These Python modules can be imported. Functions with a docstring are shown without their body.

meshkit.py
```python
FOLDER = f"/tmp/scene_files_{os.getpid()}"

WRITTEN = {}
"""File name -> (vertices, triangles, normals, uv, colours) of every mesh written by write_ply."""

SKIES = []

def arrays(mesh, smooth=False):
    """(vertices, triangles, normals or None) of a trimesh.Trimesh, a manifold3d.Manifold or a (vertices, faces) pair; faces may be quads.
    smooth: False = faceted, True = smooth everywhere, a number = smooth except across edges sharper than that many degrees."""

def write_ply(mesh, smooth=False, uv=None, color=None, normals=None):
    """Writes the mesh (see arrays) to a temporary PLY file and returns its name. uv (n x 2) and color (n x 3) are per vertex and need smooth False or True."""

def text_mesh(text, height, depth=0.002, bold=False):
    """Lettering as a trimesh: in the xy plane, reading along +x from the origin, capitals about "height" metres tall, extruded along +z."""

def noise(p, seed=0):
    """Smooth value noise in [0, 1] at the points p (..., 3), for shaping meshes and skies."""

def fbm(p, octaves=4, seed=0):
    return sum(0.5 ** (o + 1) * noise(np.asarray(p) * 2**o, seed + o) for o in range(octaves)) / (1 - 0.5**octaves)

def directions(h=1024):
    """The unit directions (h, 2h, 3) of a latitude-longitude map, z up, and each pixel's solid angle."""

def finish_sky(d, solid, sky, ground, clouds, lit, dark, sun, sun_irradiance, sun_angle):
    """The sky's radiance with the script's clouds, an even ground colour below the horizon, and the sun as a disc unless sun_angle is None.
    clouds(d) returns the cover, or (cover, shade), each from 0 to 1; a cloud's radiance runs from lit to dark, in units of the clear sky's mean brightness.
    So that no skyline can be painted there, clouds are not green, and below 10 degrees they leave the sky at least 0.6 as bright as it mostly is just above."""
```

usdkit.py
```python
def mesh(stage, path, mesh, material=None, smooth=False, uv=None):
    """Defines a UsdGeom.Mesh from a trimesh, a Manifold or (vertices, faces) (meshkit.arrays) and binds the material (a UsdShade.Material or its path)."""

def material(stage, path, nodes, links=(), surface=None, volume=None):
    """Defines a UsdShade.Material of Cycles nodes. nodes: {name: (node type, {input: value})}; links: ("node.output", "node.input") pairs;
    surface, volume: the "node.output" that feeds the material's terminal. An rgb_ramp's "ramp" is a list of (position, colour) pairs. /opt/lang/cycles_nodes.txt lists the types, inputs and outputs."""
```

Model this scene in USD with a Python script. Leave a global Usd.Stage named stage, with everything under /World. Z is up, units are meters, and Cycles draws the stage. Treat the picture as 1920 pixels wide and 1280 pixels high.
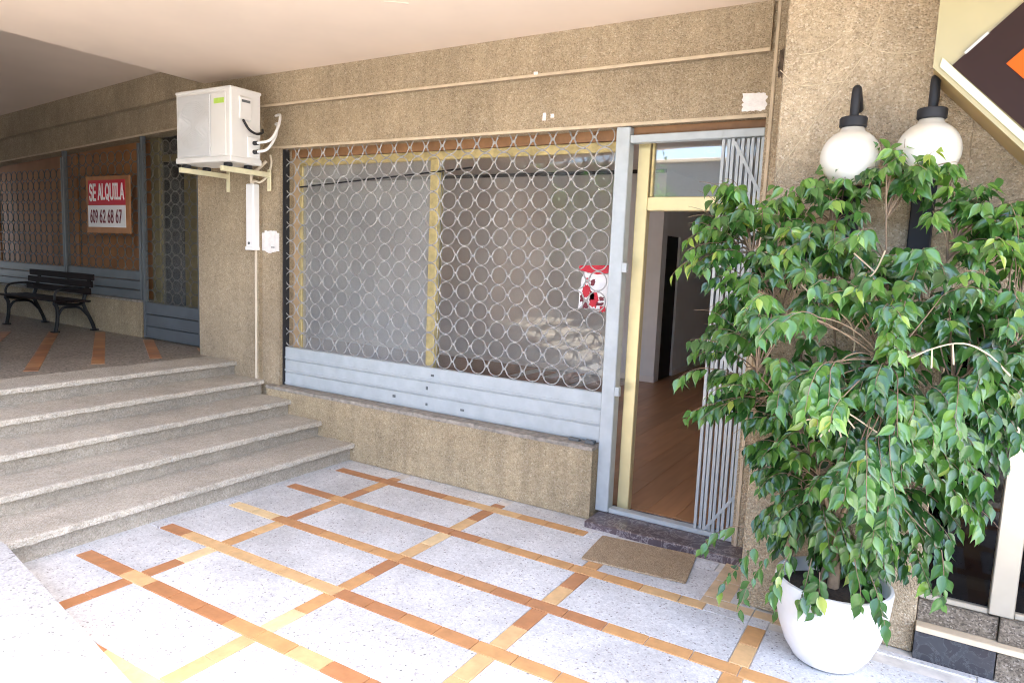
import math, random, numpy as np, trimesh, usdkit, meshkit
from shapely.geometry import Polygon, LineString, Point, box as sbox
from pxr import Usd, UsdGeom, UsdLux, UsdShade, Gf, Sdf, Vt

stage = Usd.Stage.CreateInMemory()
UsdGeom.SetStageUpAxis(stage, UsdGeom.Tokens.z)
UsdGeom.SetStageMetersPerUnit(stage, 1.0)
W = UsdGeom.Xform.Define(stage, '/World')
stage.SetDefaultPrim(W.GetPrim())
UsdGeom.Scope.Define(stage, '/World/Looks')

# ------------------------------------------------------------------ camera
cam = UsdGeom.Camera.Define(stage, '/World/camera')
C = np.array([3.32013971, -4.18412441, 1.68981403])
M = np.array([[0.85467297, -0.51003093, -0.09696678], [0.5175421, 0.85177018, 0.08147229], [0.04104003, -0.11981655, 0.99194743]])  # columns: right, forward, up
rt, fw, up = M[:, 0], M[:, 1], M[:, 2]
cam.AddTransformOp().Set(Gf.Matrix4d(*rt, 0, *up, 0, *(-fw), 0, *C, 1))
cam.CreateHorizontalApertureAttr(36.0)
cam.CreateVerticalApertureAttr(36.0 * 682 / 1024)
cam.CreateFocalLengthAttr(36.0 * 1301.7 / 1920)
cam.CreateClippingRangeAttr(Gf.Vec2f(0.05, 500))
cam.CreateExposureAttr(3.65)

# ------------------------------------------------------------------ sky and sun
SUN = np.array([0.45, 0.08, 0.85]); SUN /= np.linalg.norm(SUN)
dome = UsdLux.DomeLight.Define(stage, '/World/sky')
dm = usdkit.material(stage, '/World/Looks/sky', {
    's': ('sky_texture', {'sky_type': 'single_scattering', 'sun_disc': False, 'sun_elevation': math.asin(SUN[2]), 'sun_rotation': math.atan2(SUN[0], SUN[1]), 'aerosol_density': 3.0, 'air_density': 0.8}),
    'b': ('background_shader', {'strength': 0.15})}, [('s.color', 'b.color')], surface='b.background')
UsdShade.MaterialBindingAPI.Apply(dome.GetPrim()).Bind(dm)
dome.GetPrim().SetCustomDataByKey('kind', 'structure')
sun = UsdLux.DistantLight.Define(stage, '/World/sun')
sun.CreateIntensityAttr(0.65); sun.CreateAngleAttr(0.6); sun.CreateColorAttr(Gf.Vec3f(1.0, 0.965, 0.91))
sun.GetPrim().CreateAttribute('inputs:normalize', Sdf.ValueTypeNames.Bool).Set(True)
zx = np.cross([0, 0, 1], SUN); zx /= np.linalg.norm(zx); zy = np.cross(SUN, zx)
sun.AddTransformOp().Set(Gf.Matrix4d(*zx, 0, *zy, 0, *SUN, 0, 0, 0, 20, 1))

# ------------------------------------------------------------------ materials
def MAT(name, nodes, links, surface='p.BSDF'):
    return usdkit.material(stage, '/World/Looks/' + name, nodes, links, surface=surface)

def plain(name, col, rough=0.5, metal=0.0, var=0.12, vscale=6.0, bump=0.0, bscale=60.0, coat=0.0, spec=0.5):
    c = np.array(col, float)
    nodes = {'g': ('geometry', {}), 'n': ('noise_texture', {'scale': vscale, 'detail': 5.0, 'roughness': 0.6}),
             'r': ('rgb_ramp', {'ramp': [(0.3, tuple(c * (1 - var))), (0.7, tuple(np.minimum(c * (1 + var), 0.95)))]}),
             'p': ('principled_bsdf', {'roughness': rough, 'metallic': metal, 'coat_weight': coat, 'specular_ior_level': spec})}
    links = [('g.position', 'n.vector'), ('n.fac', 'r.fac'), ('r.color', 'p.base_color')]
    if bump:
        nodes['bn'] = ('noise_texture', {'scale': bscale, 'detail': 3.0})
        nodes['b'] = ('bump', {'strength': bump, 'distance': 0.01})
        links += [('g.position', 'bn.vector'), ('bn.fac', 'b.height'), ('b.normal', 'p.normal')]
    return MAT(name, nodes, links)

def pebble(name, cols, scale=95.0, bump=0.6, stain=(0.82, 1.0), rough=0.85, streak=1.0):
    """washed aggregate: little stones of several tones in a matrix, with soft large stains"""
    nodes = {'g': ('geometry', {}),
             'nw': ('noise_texture', {'scale': 40.0, 'detail': 2.0}),
             'v': ('voronoi_texture', {'scale': scale, 'randomness': 1.0}),
             'sc': ('separate_color', {}),
             'r': ('rgb_ramp', {'ramp': cols}),
             'n': ('noise_texture', {'scale': 1.7, 'detail': 7.0, 'roughness': 0.65}),
             'st': ('rgb_ramp', {'ramp': [(0.32, (stain[0],) * 3), (0.62, (stain[1],) * 3)]}),
             'n2': ('noise_texture', {'scale': 28.0, 'detail': 4.0, 'roughness': 0.7}),
             's2': ('rgb_ramp', {'ramp': [(0.3, (0.80,) * 3), (0.7, (1.0,) * 3)]}),
             'm': ('mix_color', {'blend_type': 'multiply', 'fac': 1.0}), 'm2': ('mix_color', {'blend_type': 'multiply', 'fac': 1.0}),
             'mp': ('mapping', {'scale': (9.0, 9.0, 0.55)}), 'n3': ('noise_texture', {'scale': 1.0, 'detail': 6.0, 'roughness': 0.65}), 's3': ('rgb_ramp', {'ramp': [(0.36, (streak,) * 3), (0.56, (1.0,) * 3)]}), 'm3': ('mix_color', {'blend_type': 'multiply', 'fac': 1.0}),
             'b': ('bump', {'strength': bump, 'distance': 0.006, 'invert': True}),
             'p': ('principled_bsdf', {'roughness': rough, 'specular_ior_level': 0.35})}
    links = [('g.position', 'v.vector'), ('g.position', 'n.vector'), ('g.position', 'n2.vector'), ('v.color', 'sc.color'), ('sc.r', 'r.fac'), ('n.fac', 'st.fac'), ('n2.fac', 's2.fac'),
             ('r.color', 'm.a'), ('st.color', 'm.b'), ('m.result', 'm2.a'), ('s2.color', 'm2.b'), ('g.position', 'mp.vector'), ('mp.vector', 'n3.vector'), ('n3.fac', 's3.fac'), ('m2.result', 'm3.a'), ('s3.color', 'm3.b'), ('m3.result', 'p.base_color'), ('v.distance', 'b.height'), ('b.normal', 'p.normal')]
    return MAT(name, nodes, links)

PEB = [(0.0, (0.33, 0.25, 0.155)), (0.2, (0.43, 0.33, 0.205)), (0.55, (0.475, 0.37, 0.235)), (0.85, (0.53, 0.42, 0.275)), (1.0, (0.62, 0.515, 0.37))]
m_wall = pebble('pebbledash', PEB, 140.0, 0.9, (0.76, 1.0), streak=0.88)
m_wall_low = pebble('pebbledash_yellowed', [(p, (c[0] * 1.06, c[1] * 1.05, c[2] * 0.98)) for p, c in PEB], 140.0, 0.9, (0.72, 1.0), streak=0.84)
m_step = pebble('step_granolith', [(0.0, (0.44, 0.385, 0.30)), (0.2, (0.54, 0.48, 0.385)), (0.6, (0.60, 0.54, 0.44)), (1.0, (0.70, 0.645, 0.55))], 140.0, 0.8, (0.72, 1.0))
m_riser_shade = pebble('riser_shade_granolith', [(0.0, (0.32, 0.275, 0.21)), (0.3, (0.39, 0.34, 0.265)), (0.7, (0.43, 0.38, 0.305)), (1.0, (0.50, 0.45, 0.375))], 140.0, 0.6, (0.72, 1.0))  # darker copy of the step granolith; riser shade put into its colour
m_slab = pebble('landing_granolith', [(0.0, (0.22, 0.21, 0.20)), (0.05, (0.44, 0.43, 0.42)), (0.6, (0.53, 0.525, 0.51)), (1.0, (0.60, 0.595, 0.58))], 105.0, 0.3, (0.85, 1.0))
def terrazzo(name, k):
    return pebble(name, [(0.0, (0.22, 0.215, 0.21)), (0.02, (0.44 * k, 0.39 * k, 0.38 * k)), (0.06, (0.62 * k, 0.615 * k, 0.605 * k)), (0.7, (0.73 * k, 0.725 * k, 0.715 * k)), (1.0, (0.80 * k, 0.795 * k, 0.785 * k))], 130.0, 0.08, (0.68, 1.0), 0.5)
m_ter = [terrazzo('terrazzo_a', 1.0), terrazzo('terrazzo_b', 0.95), terrazzo('terrazzo_c', 1.05)]
m_upfloor = pebble('upper_terrazzo', [(0.0, (0.12, 0.10, 0.08)), (0.12, (0.27, 0.23, 0.18)), (0.6, (0.35, 0.30, 0.24)), (1.0, (0.44, 0.38, 0.31))], 70.0, 0.2, (0.8, 1.0), 0.6)
m_joint = plain('joint_mortar', (0.60, 0.56, 0.50), 0.9, var=0.2, vscale=12)
TC = [(0.46, 0.225, 0.092), (0.41, 0.185, 0.078), (0.53, 0.285, 0.115), (0.60, 0.38, 0.18), (0.33, 0.15, 0.07), (0.68, 0.50, 0.27)]
m_tile = [plain('terracotta_%s' % 'abcdef'[i], c, 0.42, var=0.14, vscale=14, bump=0.08, bscale=45) for i, c in enumerate(TC)]
m_border = plain('border_stone_tile', (0.55, 0.40, 0.24), 0.5, var=0.18, vscale=14)
m_ceil = plain('ceiling_paint', (0.71, 0.58, 0.465), 0.75, var=0.05, vscale=1.1, bump=0.25, bscale=5)
m_lip = plain('smooth_render_lip', (0.53, 0.425, 0.29), 0.8, var=0.15, vscale=9, bump=0.2, bscale=70)
m_plaster = plain('white_plaster', (0.76, 0.72, 0.68), 0.8, var=0.12, vscale=18, bump=0.4, bscale=60)
m_grey = plain('grey_steel_paint', (0.40, 0.43, 0.43), 0.42, var=0.09, vscale=11)
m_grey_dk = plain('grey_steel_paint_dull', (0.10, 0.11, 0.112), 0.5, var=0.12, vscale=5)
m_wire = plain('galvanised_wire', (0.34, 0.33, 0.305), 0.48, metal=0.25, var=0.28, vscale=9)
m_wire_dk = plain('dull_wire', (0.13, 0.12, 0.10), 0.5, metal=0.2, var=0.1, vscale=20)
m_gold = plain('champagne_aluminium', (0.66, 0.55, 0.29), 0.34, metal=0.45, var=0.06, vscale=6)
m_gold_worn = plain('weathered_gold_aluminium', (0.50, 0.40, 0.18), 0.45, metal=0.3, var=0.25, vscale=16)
m_alu = plain('pale_aluminium', (0.40, 0.36, 0.28), 0.32, metal=0.5, var=0.05, vscale=6)
m_wood = plain('brown_lath', (0.26, 0.13, 0.055), 0.55, var=0.2, vscale=10)
m_tanpanel = plain('tan_panel', (0.42, 0.29, 0.16), 0.6, var=0.12, vscale=8)
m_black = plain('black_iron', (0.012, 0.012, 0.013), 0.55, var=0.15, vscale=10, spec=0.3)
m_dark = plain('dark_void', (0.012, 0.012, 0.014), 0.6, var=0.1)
m_acwhite = plain('ac_white', (0.68, 0.665, 0.625), 0.4, var=0.03, vscale=4)
m_acgrille = plain('ac_grille_white', (0.56, 0.56, 0.55), 0.45, var=0.03, vscale=4)
m_bracket = plain('bracket_cream', (0.68, 0.62, 0.40), 0.45, var=0.08, vscale=14)
m_rubber = plain('black_rubber', (0.02, 0.02, 0.022), 0.6)
m_white = plain('white_plastic', (0.80, 0.79, 0.76), 0.35, var=0.03)
m_beigepvc = plain('beige_pvc', (0.62, 0.53, 0.40), 0.45, var=0.06)
m_green_lbl = plain('green_label', (0.42, 0.62, 0.10), 0.4, var=0.1, vscale=60)
m_coir = pebble('coir', [(0.0, (0.36, 0.25, 0.14)), (0.5, (0.50, 0.36, 0.22)), (1.0, (0.60, 0.46, 0.30))], 200.0, 1.0, (0.85, 1.0), 0.95)
m_iwall = plain('interior_wall_paint', (0.74, 0.755, 0.755), 0.8, var=0.03)
m_iceil = plain('interior_ceiling_paint', (0.72, 0.71, 0.69), 0.8, var=0.02)
m_pot = plain('white_pot_glaze', (0.76, 0.73, 0.69), 0.4, var=0.08, vscale=7, coat=0.15)
m_soil = plain('dark_soil', (0.035, 0.022, 0.014), 0.95, var=0.5, vscale=50, bump=1.0, bscale=80)
m_soilstain = plain('broken_render', (0.11, 0.08, 0.055), 0.95, var=0.5, vscale=30, bump=1.0, bscale=60)
m_gold_shade = plain('shaded_gold_aluminium', (0.20, 0.165, 0.085), 0.5, metal=0.3, var=0.2, vscale=9)  # darker copy of the gold aluminium, arcade shade put into its colour
m_bark = plain('ficus_bark', (0.20, 0.135, 0.08), 0.75, var=0.3, vscale=30, bump=0.3, bscale=90)
m_twigpale = plain('dry_twig', (0.46, 0.37, 0.24), 0.75, var=0.2, vscale=30)
m_red = plain('sign_red', (0.50, 0.012, 0.03), 0.45, var=0.05)
m_paper = plain('sign_white', (0.76, 0.74, 0.72), 0.5, var=0.04)
m_ink = plain('ink_dark_red', (0.14, 0.015, 0.025), 0.5)
m_board = plain('plywood_board', (0.36, 0.16, 0.06), 0.6, var=0.15, vscale=10)
m_orange = plain('sign_orange', (0.40, 0.066, 0.001), 0.5, var=0.02, spec=0.15)
m_brownface = plain('sign_brown', (0.019, 0.008, 0.0055), 0.6, var=0.06, spec=0.15)
m_cream = plain('sign_cream', (0.27, 0.225, 0.105), 0.35, var=0.03)
m_creamtrim = plain('sign_pale_trim', (0.48, 0.455, 0.28), 0.3, var=0.02)
m_goldbox = plain('sign_box_bronze', (0.36, 0.25, 0.10), 0.4, metal=0.3, var=0.08)
m_benchwood = plain('bench_wood', (0.012, 0.006, 0.005), 0.75, var=0.3, vscale=12, spec=0.2)
m_concrete = plain('grey_render', (0.16, 0.16, 0.145), 0.85, var=0.1, vscale=1.5, bump=0.3, bscale=40)
m_dkrender = plain('dark_brown_render', (0.13, 0.10, 0.075), 0.85, var=0.1, vscale=1.5, bump=0.3, bscale=40)
m_rock = plain('garden_rock', (0.13, 0.125, 0.11), 0.9, var=0.35, vscale=5, bump=0.8, bscale=12)
m_pole = plain('pole_paint', (0.62, 0.64, 0.63), 0.4, var=0.05)
m_globe = MAT('opal_globe', {'g': ('geometry', {}), 'n': ('noise_texture', {'scale': 7.0, 'detail': 4.0}), 'r': ('rgb_ramp', {'ramp': [(0.3, (0.47, 0.425, 0.33)), (0.65, (0.54, 0.51, 0.43))]}), 'p': ('principled_bsdf', {'roughness': 0.28, 'subsurface_weight': 0.5, 'subsurface_scale': 0.05, 'subsurface_radius': (1.0, 0.9, 0.7), 'coat_weight': 0.3})}, [('g.position', 'n.vector'), ('n.fac', 'r.fac'), ('r.color', 'p.base_color')])

def glass(name, ior, tint=(0.93, 0.95, 0.94), rough=0.0):
    return MAT(name, {'f': ('fresnel', {'IOR': ior}), 't': ('transparent_bsdf', {'color': tint}), 'g': ('glossy_bsdf', {'roughness': rough, 'color': (0.95, 0.95, 0.95)}), 'x': ('mix_closure', {})},
               [('f.fac', 'x.fac'), ('t.BSDF', 'x.closure1'), ('g.BSDF', 'x.closure2')], surface='x.closure')
def veiled(name, ior, lo, hi):
    """window glass with a grey veil, partly dust, partly standing in for reflections"""
    return MAT(name, {'f': ('fresnel', {'IOR': ior}), 't': ('transparent_bsdf', {'color': (0.93, 0.94, 0.93)}), 'g': ('glossy_bsdf', {'roughness': 0.01, 'color': (0.95, 0.95, 0.95)}), 'x': ('mix_closure', {}),
                      'pos': ('geometry', {}), 'n': ('noise_texture', {'scale': 1.6, 'detail': 6.0, 'roughness': 0.6, 'distortion': 0.6}), 'r': ('map_range', {'from_min': 0.35, 'from_max': 0.7, 'to_min': lo, 'to_max': hi, 'clamp': True}),
                      'd': ('diffuse_bsdf', {'color': (0.52, 0.50, 0.45)}), 'x2': ('mix_closure', {})},
               [('f.fac', 'x.fac'), ('t.BSDF', 'x.closure1'), ('g.BSDF', 'x.closure2'), ('pos.position', 'n.vector'), ('n.fac', 'r.value'), ('r.result', 'x2.fac'), ('x.closure', 'x2.closure1'), ('d.BSDF', 'x2.closure2')], surface='x2.closure')
m_glass = glass('shop_glass', 1.5)
m_pane_l = veiled('veiled_pane', 1.32, 0.17, 0.30)  # veil stands in for the grey wall reflected in this pane
m_pane_r = veiled('clearer_pane', 1.42, 0.0, 0.05)
m_pane_far = veiled('far_pane', 1.3, 0.06, 0.10)
m_pane_t = veiled('transom_pane', 2.0, 0.05, 0.08)
m_glass_left = glass('shop_glass_dusty', 1.5, (0.7, 0.7, 0.68), 0.02)
m_glass_dark = glass('tinted_glass', 1.25, (0.2, 0.2, 0.22))

m_orangeblind = MAT('orange_blind', {
    'g': ('geometry', {}), 'n': ('noise_texture', {'scale': 3.0, 'detail': 4.0}),
    'r': ('rgb_ramp', {'ramp': [(0.3, (0.27, 0.11, 0.034)), (0.7, (0.40, 0.17, 0.055))]}), 'p': ('principled_bsdf', {'roughness': 0.6})},
    [('g.position', 'n.vector'), ('n.fac', 'r.fac'), ('r.color', 'p.base_color')])

m_marble = MAT('brown_marble', {
    'g': ('geometry', {}), 'n': ('noise_texture', {'scale': 7.0, 'detail': 8.0, 'roughness': 0.7, 'distortion': 1.6}),
    'r': ('rgb_ramp', {'ramp': [(0.0, (0.035, 0.025, 0.028)), (0.47, (0.085, 0.062, 0.066)), (0.50, (0.32, 0.28, 0.27)), (0.525, (0.09, 0.065, 0.068)), (1.0, (0.05, 0.036, 0.04))]}),
    'p': ('principled_bsdf', {'roughness': 0.3})}, [('g.position', 'n.vector'), ('n.fac', 'r.fac'), ('r.color', 'p.base_color')])
m_blackmarble = MAT('black_marble', {
    'g': ('geometry', {}), 'n': ('noise_texture', {'scale': 9.0, 'detail': 8.0, 'roughness': 0.7, 'distortion': 1.2}),
    'r': ('rgb_ramp', {'ramp': [(0.0, (0.02, 0.02, 0.022)), (0.49, (0.03, 0.029, 0.031)), (0.505, (0.075, 0.075, 0.076)), (0.53, (0.04, 0.04, 0.042)), (1.0, (0.025, 0.025, 0.028))]}),
    'p': ('principled_bsdf', {'roughness': 0.32})}, [('g.position', 'n.vector'), ('n.fac', 'r.fac'), ('r.color', 'p.base_color')])
m_granite = pebble('brown_granite', [(0.0, (0.07, 0.055, 0.04)), (0.4, (0.15, 0.12, 0.085)), (0.8, (0.21, 0.17, 0.125)), (1.0, (0.33, 0.28, 0.22))], 150.0, 0.1, (0.8, 1.0), 0.35)
m_sill = plain('worn_sill_stone', (0.29, 0.25, 0.20), 0.75, var=0.4, vscale=26, bump=0.4, bscale=60)
m_flooring = MAT('laminate', {
    'g': ('geometry', {}), 'mp': ('mapping', {'scale': (9.0, 0.9, 1.0)}), 'n': ('noise_texture', {'scale': 2.0, 'detail': 6.0, 'roughness': 0.6}),
    'oi': ('object_info', {}),
    'r': ('rgb_ramp', {'ramp': [(0.25, (0.30, 0.135, 0.055)), (0.75, (0.43, 0.215, 0.095))]}),
    'r2': ('rgb_ramp', {'ramp': [(0.0, (0.84, 0.84, 0.84)), (1.0, (1.05, 1.05, 1.05))]}), 'm': ('mix_color', {'blend_type': 'multiply', 'fac': 1.0}),
    'p': ('principled_bsdf', {'roughness': 0.33})},
    [('g.position', 'mp.vector'), ('mp.vector', 'n.vector'), ('n.fac', 'r.fac'), ('oi.random', 'r2.fac'), ('r.color', 'm.a'), ('r2.color', 'm.b'), ('m.result', 'p.base_color')])

def leafmat(name, attr=True):
    return MAT(name, {
        'a': ('attribute', {'attribute': 'tone'}),
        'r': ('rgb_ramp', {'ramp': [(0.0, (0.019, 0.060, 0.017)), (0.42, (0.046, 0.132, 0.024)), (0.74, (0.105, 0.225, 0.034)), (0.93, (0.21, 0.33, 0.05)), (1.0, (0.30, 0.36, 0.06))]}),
        'hs': ('hsv', {'value': 1.5, 'saturation': 1.05}),
        'p': ('principled_bsdf', {'roughness': 0.21, 'specular_ior_level': 0.75}),
        't': ('translucent_bsdf', {}), 'x': ('mix_closure', {'fac': 0.26})},
        [('a.fac', 'r.fac'), ('r.color', 'p.base_color'), ('r.color', 'hs.color'), ('hs.color', 't.color'), ('p.BSDF', 'x.closure1'), ('t.BSDF', 'x.closure2')], surface='x.closure')
m_leaf = leafmat('ficus_leaf')

# ------------------------------------------------------------------ helpers
used = {}
def path_for(name, parent=None):
    base = (parent.GetPath().pathString if parent else '/World') + '/' + name
    n = used.get(base, -1) + 1
    used[base] = n
    return base if n == 0 else '%s_%03d' % (base, n)

def tag(p, label=None, cat=None, group=None, kind=None):
    for k, v in (('label', label), ('category', cat), ('group', group), ('kind', kind)):
        if v: p.SetCustomDataByKey(k, v)
    return p

def obj(name, mesh, mat, parent=None, smooth=False, uv=None):
    return usdkit.mesh(stage, path_for(name, parent), mesh, mat, smooth=smooth, uv=uv).GetPrim()

def thing(name, label, cat, loc=(0, 0, 0), rz=0.0, group=None, kind=None):
    x = UsdGeom.Xform.Define(stage, path_for(name))
    x.AddTranslateOp().Set(Gf.Vec3d(*loc))
    if rz: x.AddRotateZOp().Set(rz)
    return tag(x.GetPrim(), label, cat, group, kind)

def struct(name, mesh, mat, smooth=False):
    return tag(obj(name, mesh, mat, None, smooth), kind='structure')

def bx(x0, x1, y0, y1, z0, z1, c=0.0):
    """box; c chamfers every edge"""
    if c <= 0:
        m = trimesh.creation.box([x1 - x0, y1 - y0, z1 - z0]); m.apply_translation([(x0 + x1) / 2, (y0 + y1) / 2, (z0 + z1) / 2]); return m
    c = min(c, 0.45 * min(x1 - x0, y1 - y0, z1 - z0))
    P = []
    for sx in (0, 1):
        for sy in (0, 1):
            for sz in (0, 1):
                p = np.array([(x0, x1)[sx], (y0, y1)[sy], (z0, z1)[sz]], float)
                d = np.array([c * (1, -1)[sx], c * (1, -1)[sy], c * (1, -1)[sz]])
                for k in range(3):
                    e = d.copy(); e[k] = 0; P.append(p + e)
    return trimesh.convex.convex_hull(np.array(P))

def cat(*ms):
    L = []
    for m in ms: L += list(m) if isinstance(m, (list, tuple)) else [m]
    return trimesh.util.concatenate(L)

def tube(pts, r, n=8, closed=False):
    P = np.asarray(pts, float); k = len(P)
    r = np.full(k, r) if np.ndim(r) == 0 else np.asarray(r, float)
    T = np.roll(P, -1, 0) - np.roll(P, 1, 0) if closed else np.gradient(P, axis=0)
    T /= np.linalg.norm(T, axis=1, keepdims=True) + 1e-12
    ref = np.array([0, 0, 1.0]) if abs(T[0][2]) < 0.9 else np.array([1.0, 0, 0])
    N = ref - T[0] * (ref @ T[0]); N /= np.linalg.norm(N)
    V = []; a = np.arange(n) * 2 * math.pi / n
    for i in range(k):
        N = N - T[i] * (N @ T[i]); N /= np.linalg.norm(N) + 1e-12
        Bn = np.cross(T[i], N)
        V.append(P[i] + r[i] * (np.cos(a)[:, None] * N + np.sin(a)[:, None] * Bn))
    V = np.vstack(V); F = []
    m = k if closed else k - 1
    for i in range(m):
        for j in range(n):
            p, q = i * n + j, i * n + (j + 1) % n
            s, t = ((i + 1) % k) * n + j, ((i + 1) % k) * n + (j + 1) % n
            F += [[p, q, t], [p, t, s]]
    if not closed:
        c0, c1 = len(V), len(V) + 1
        V = np.vstack([V, P[:1], P[-1:]])
        for j in range(n):
            F += [[c0, (j + 1) % n, j], [c1, (k - 1) * n + j, (k - 1) * n + (j + 1) % n]]
    return trimesh.Trimesh(V, F, process=False)

def bez(*P, n=14):
    P = [np.array(p, float) for p in P]
    out = []
    for t in np.linspace(0, 1, n):
        Q = P
        while len(Q) > 1: Q = [Q[i] * (1 - t) + Q[i + 1] * t for i in range(len(Q) - 1)]
        out.append(Q[0])
    return np.array(out)

def smoothpath(P, n=8):
    """Catmull-Rom through the points"""
    P = np.asarray(P, float); P = np.vstack([2 * P[0] - P[1], P, 2 * P[-1] - P[-2]])
    out = []
    for i in range(1, len(P) - 2):
        for t in np.linspace(0, 1, n, endpoint=False):
            a, b, c, d = P[i - 1], P[i], P[i + 1], P[i + 2]
            out.append(0.5 * (2 * b + (c - a) * t + (2 * a - 5 * b + 4 * c - d) * t ** 2 + (-a + 3 * b - 3 * c + d) * t ** 3))
    out.append(P[-2]); return np.array(out)

def ext_y(poly, y0, y1):
    """polygon in the x-z plane extruded from y0 to y1 (y0 is the face towards -y)"""
    m = trimesh.creation.extrude_polygon(poly, abs(y1 - y0), engine='earcut')
    v = m.vertices.copy()
    m.vertices = np.stack([v[:, 0], y1 - v[:, 2], v[:, 1]], 1) if y1 > y0 else v
    return m

def ext_z(poly, z0, z1):
    m = trimesh.creation.extrude_polygon(poly, z1 - z0, engine='earcut'); m.apply_translation([0, 0, z0]); return m

def lathe(prof, n=40):
    prof = np.asarray(prof, float)
    return trimesh.creation.revolve(prof, sections=n)

def moved(m, *t):
    m = m.copy(); m.apply_translation(t); return m

def xf(m, f):
    m = m.copy(); m.vertices = f(np.array(m.vertices)); return m

def text(s, h, x0, x1, zb, y, depth=0.003, bold=False):
    """lettering that faces -y, fitted between x0 and x1"""
    m = meshkit.text_mesh(s, h, depth, bold); v = np.array(m.vertices)
    w0, w1 = v[:, 0].min(), v[:, 0].max()
    h0, h1 = v[:, 1].min(), v[:, 1].max()
    m.vertices = np.stack([x0 + (v[:, 0] - w0) / (w1 - w0) * (x1 - x0), y - v[:, 2], zb + (v[:, 1] - h0) / (h1 - h0) * h], 1)
    return m

def blob_poly(cx, cz, w, h, seed, n=40, amp=0.18):
    rg = np.random.default_rng(seed)
    a = np.linspace(0, 2 * math.pi, n, endpoint=False)
    r = 1 + amp * (rg.random(n) - 0.5) * 2
    r = (r + np.roll(r, 1) * 0.6) / 1.6
    # squarish
    cx_, sx_ = np.cos(a), np.sin(a)
    k = 1 / np.maximum(np.abs(cx_), np.abs(sx_)) ** 0.75
    return Polygon(np.stack([cx + w / 2 * cx_ * k * r, cz + h / 2 * sx_ * k * r], 1)).buffer(0)

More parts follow.
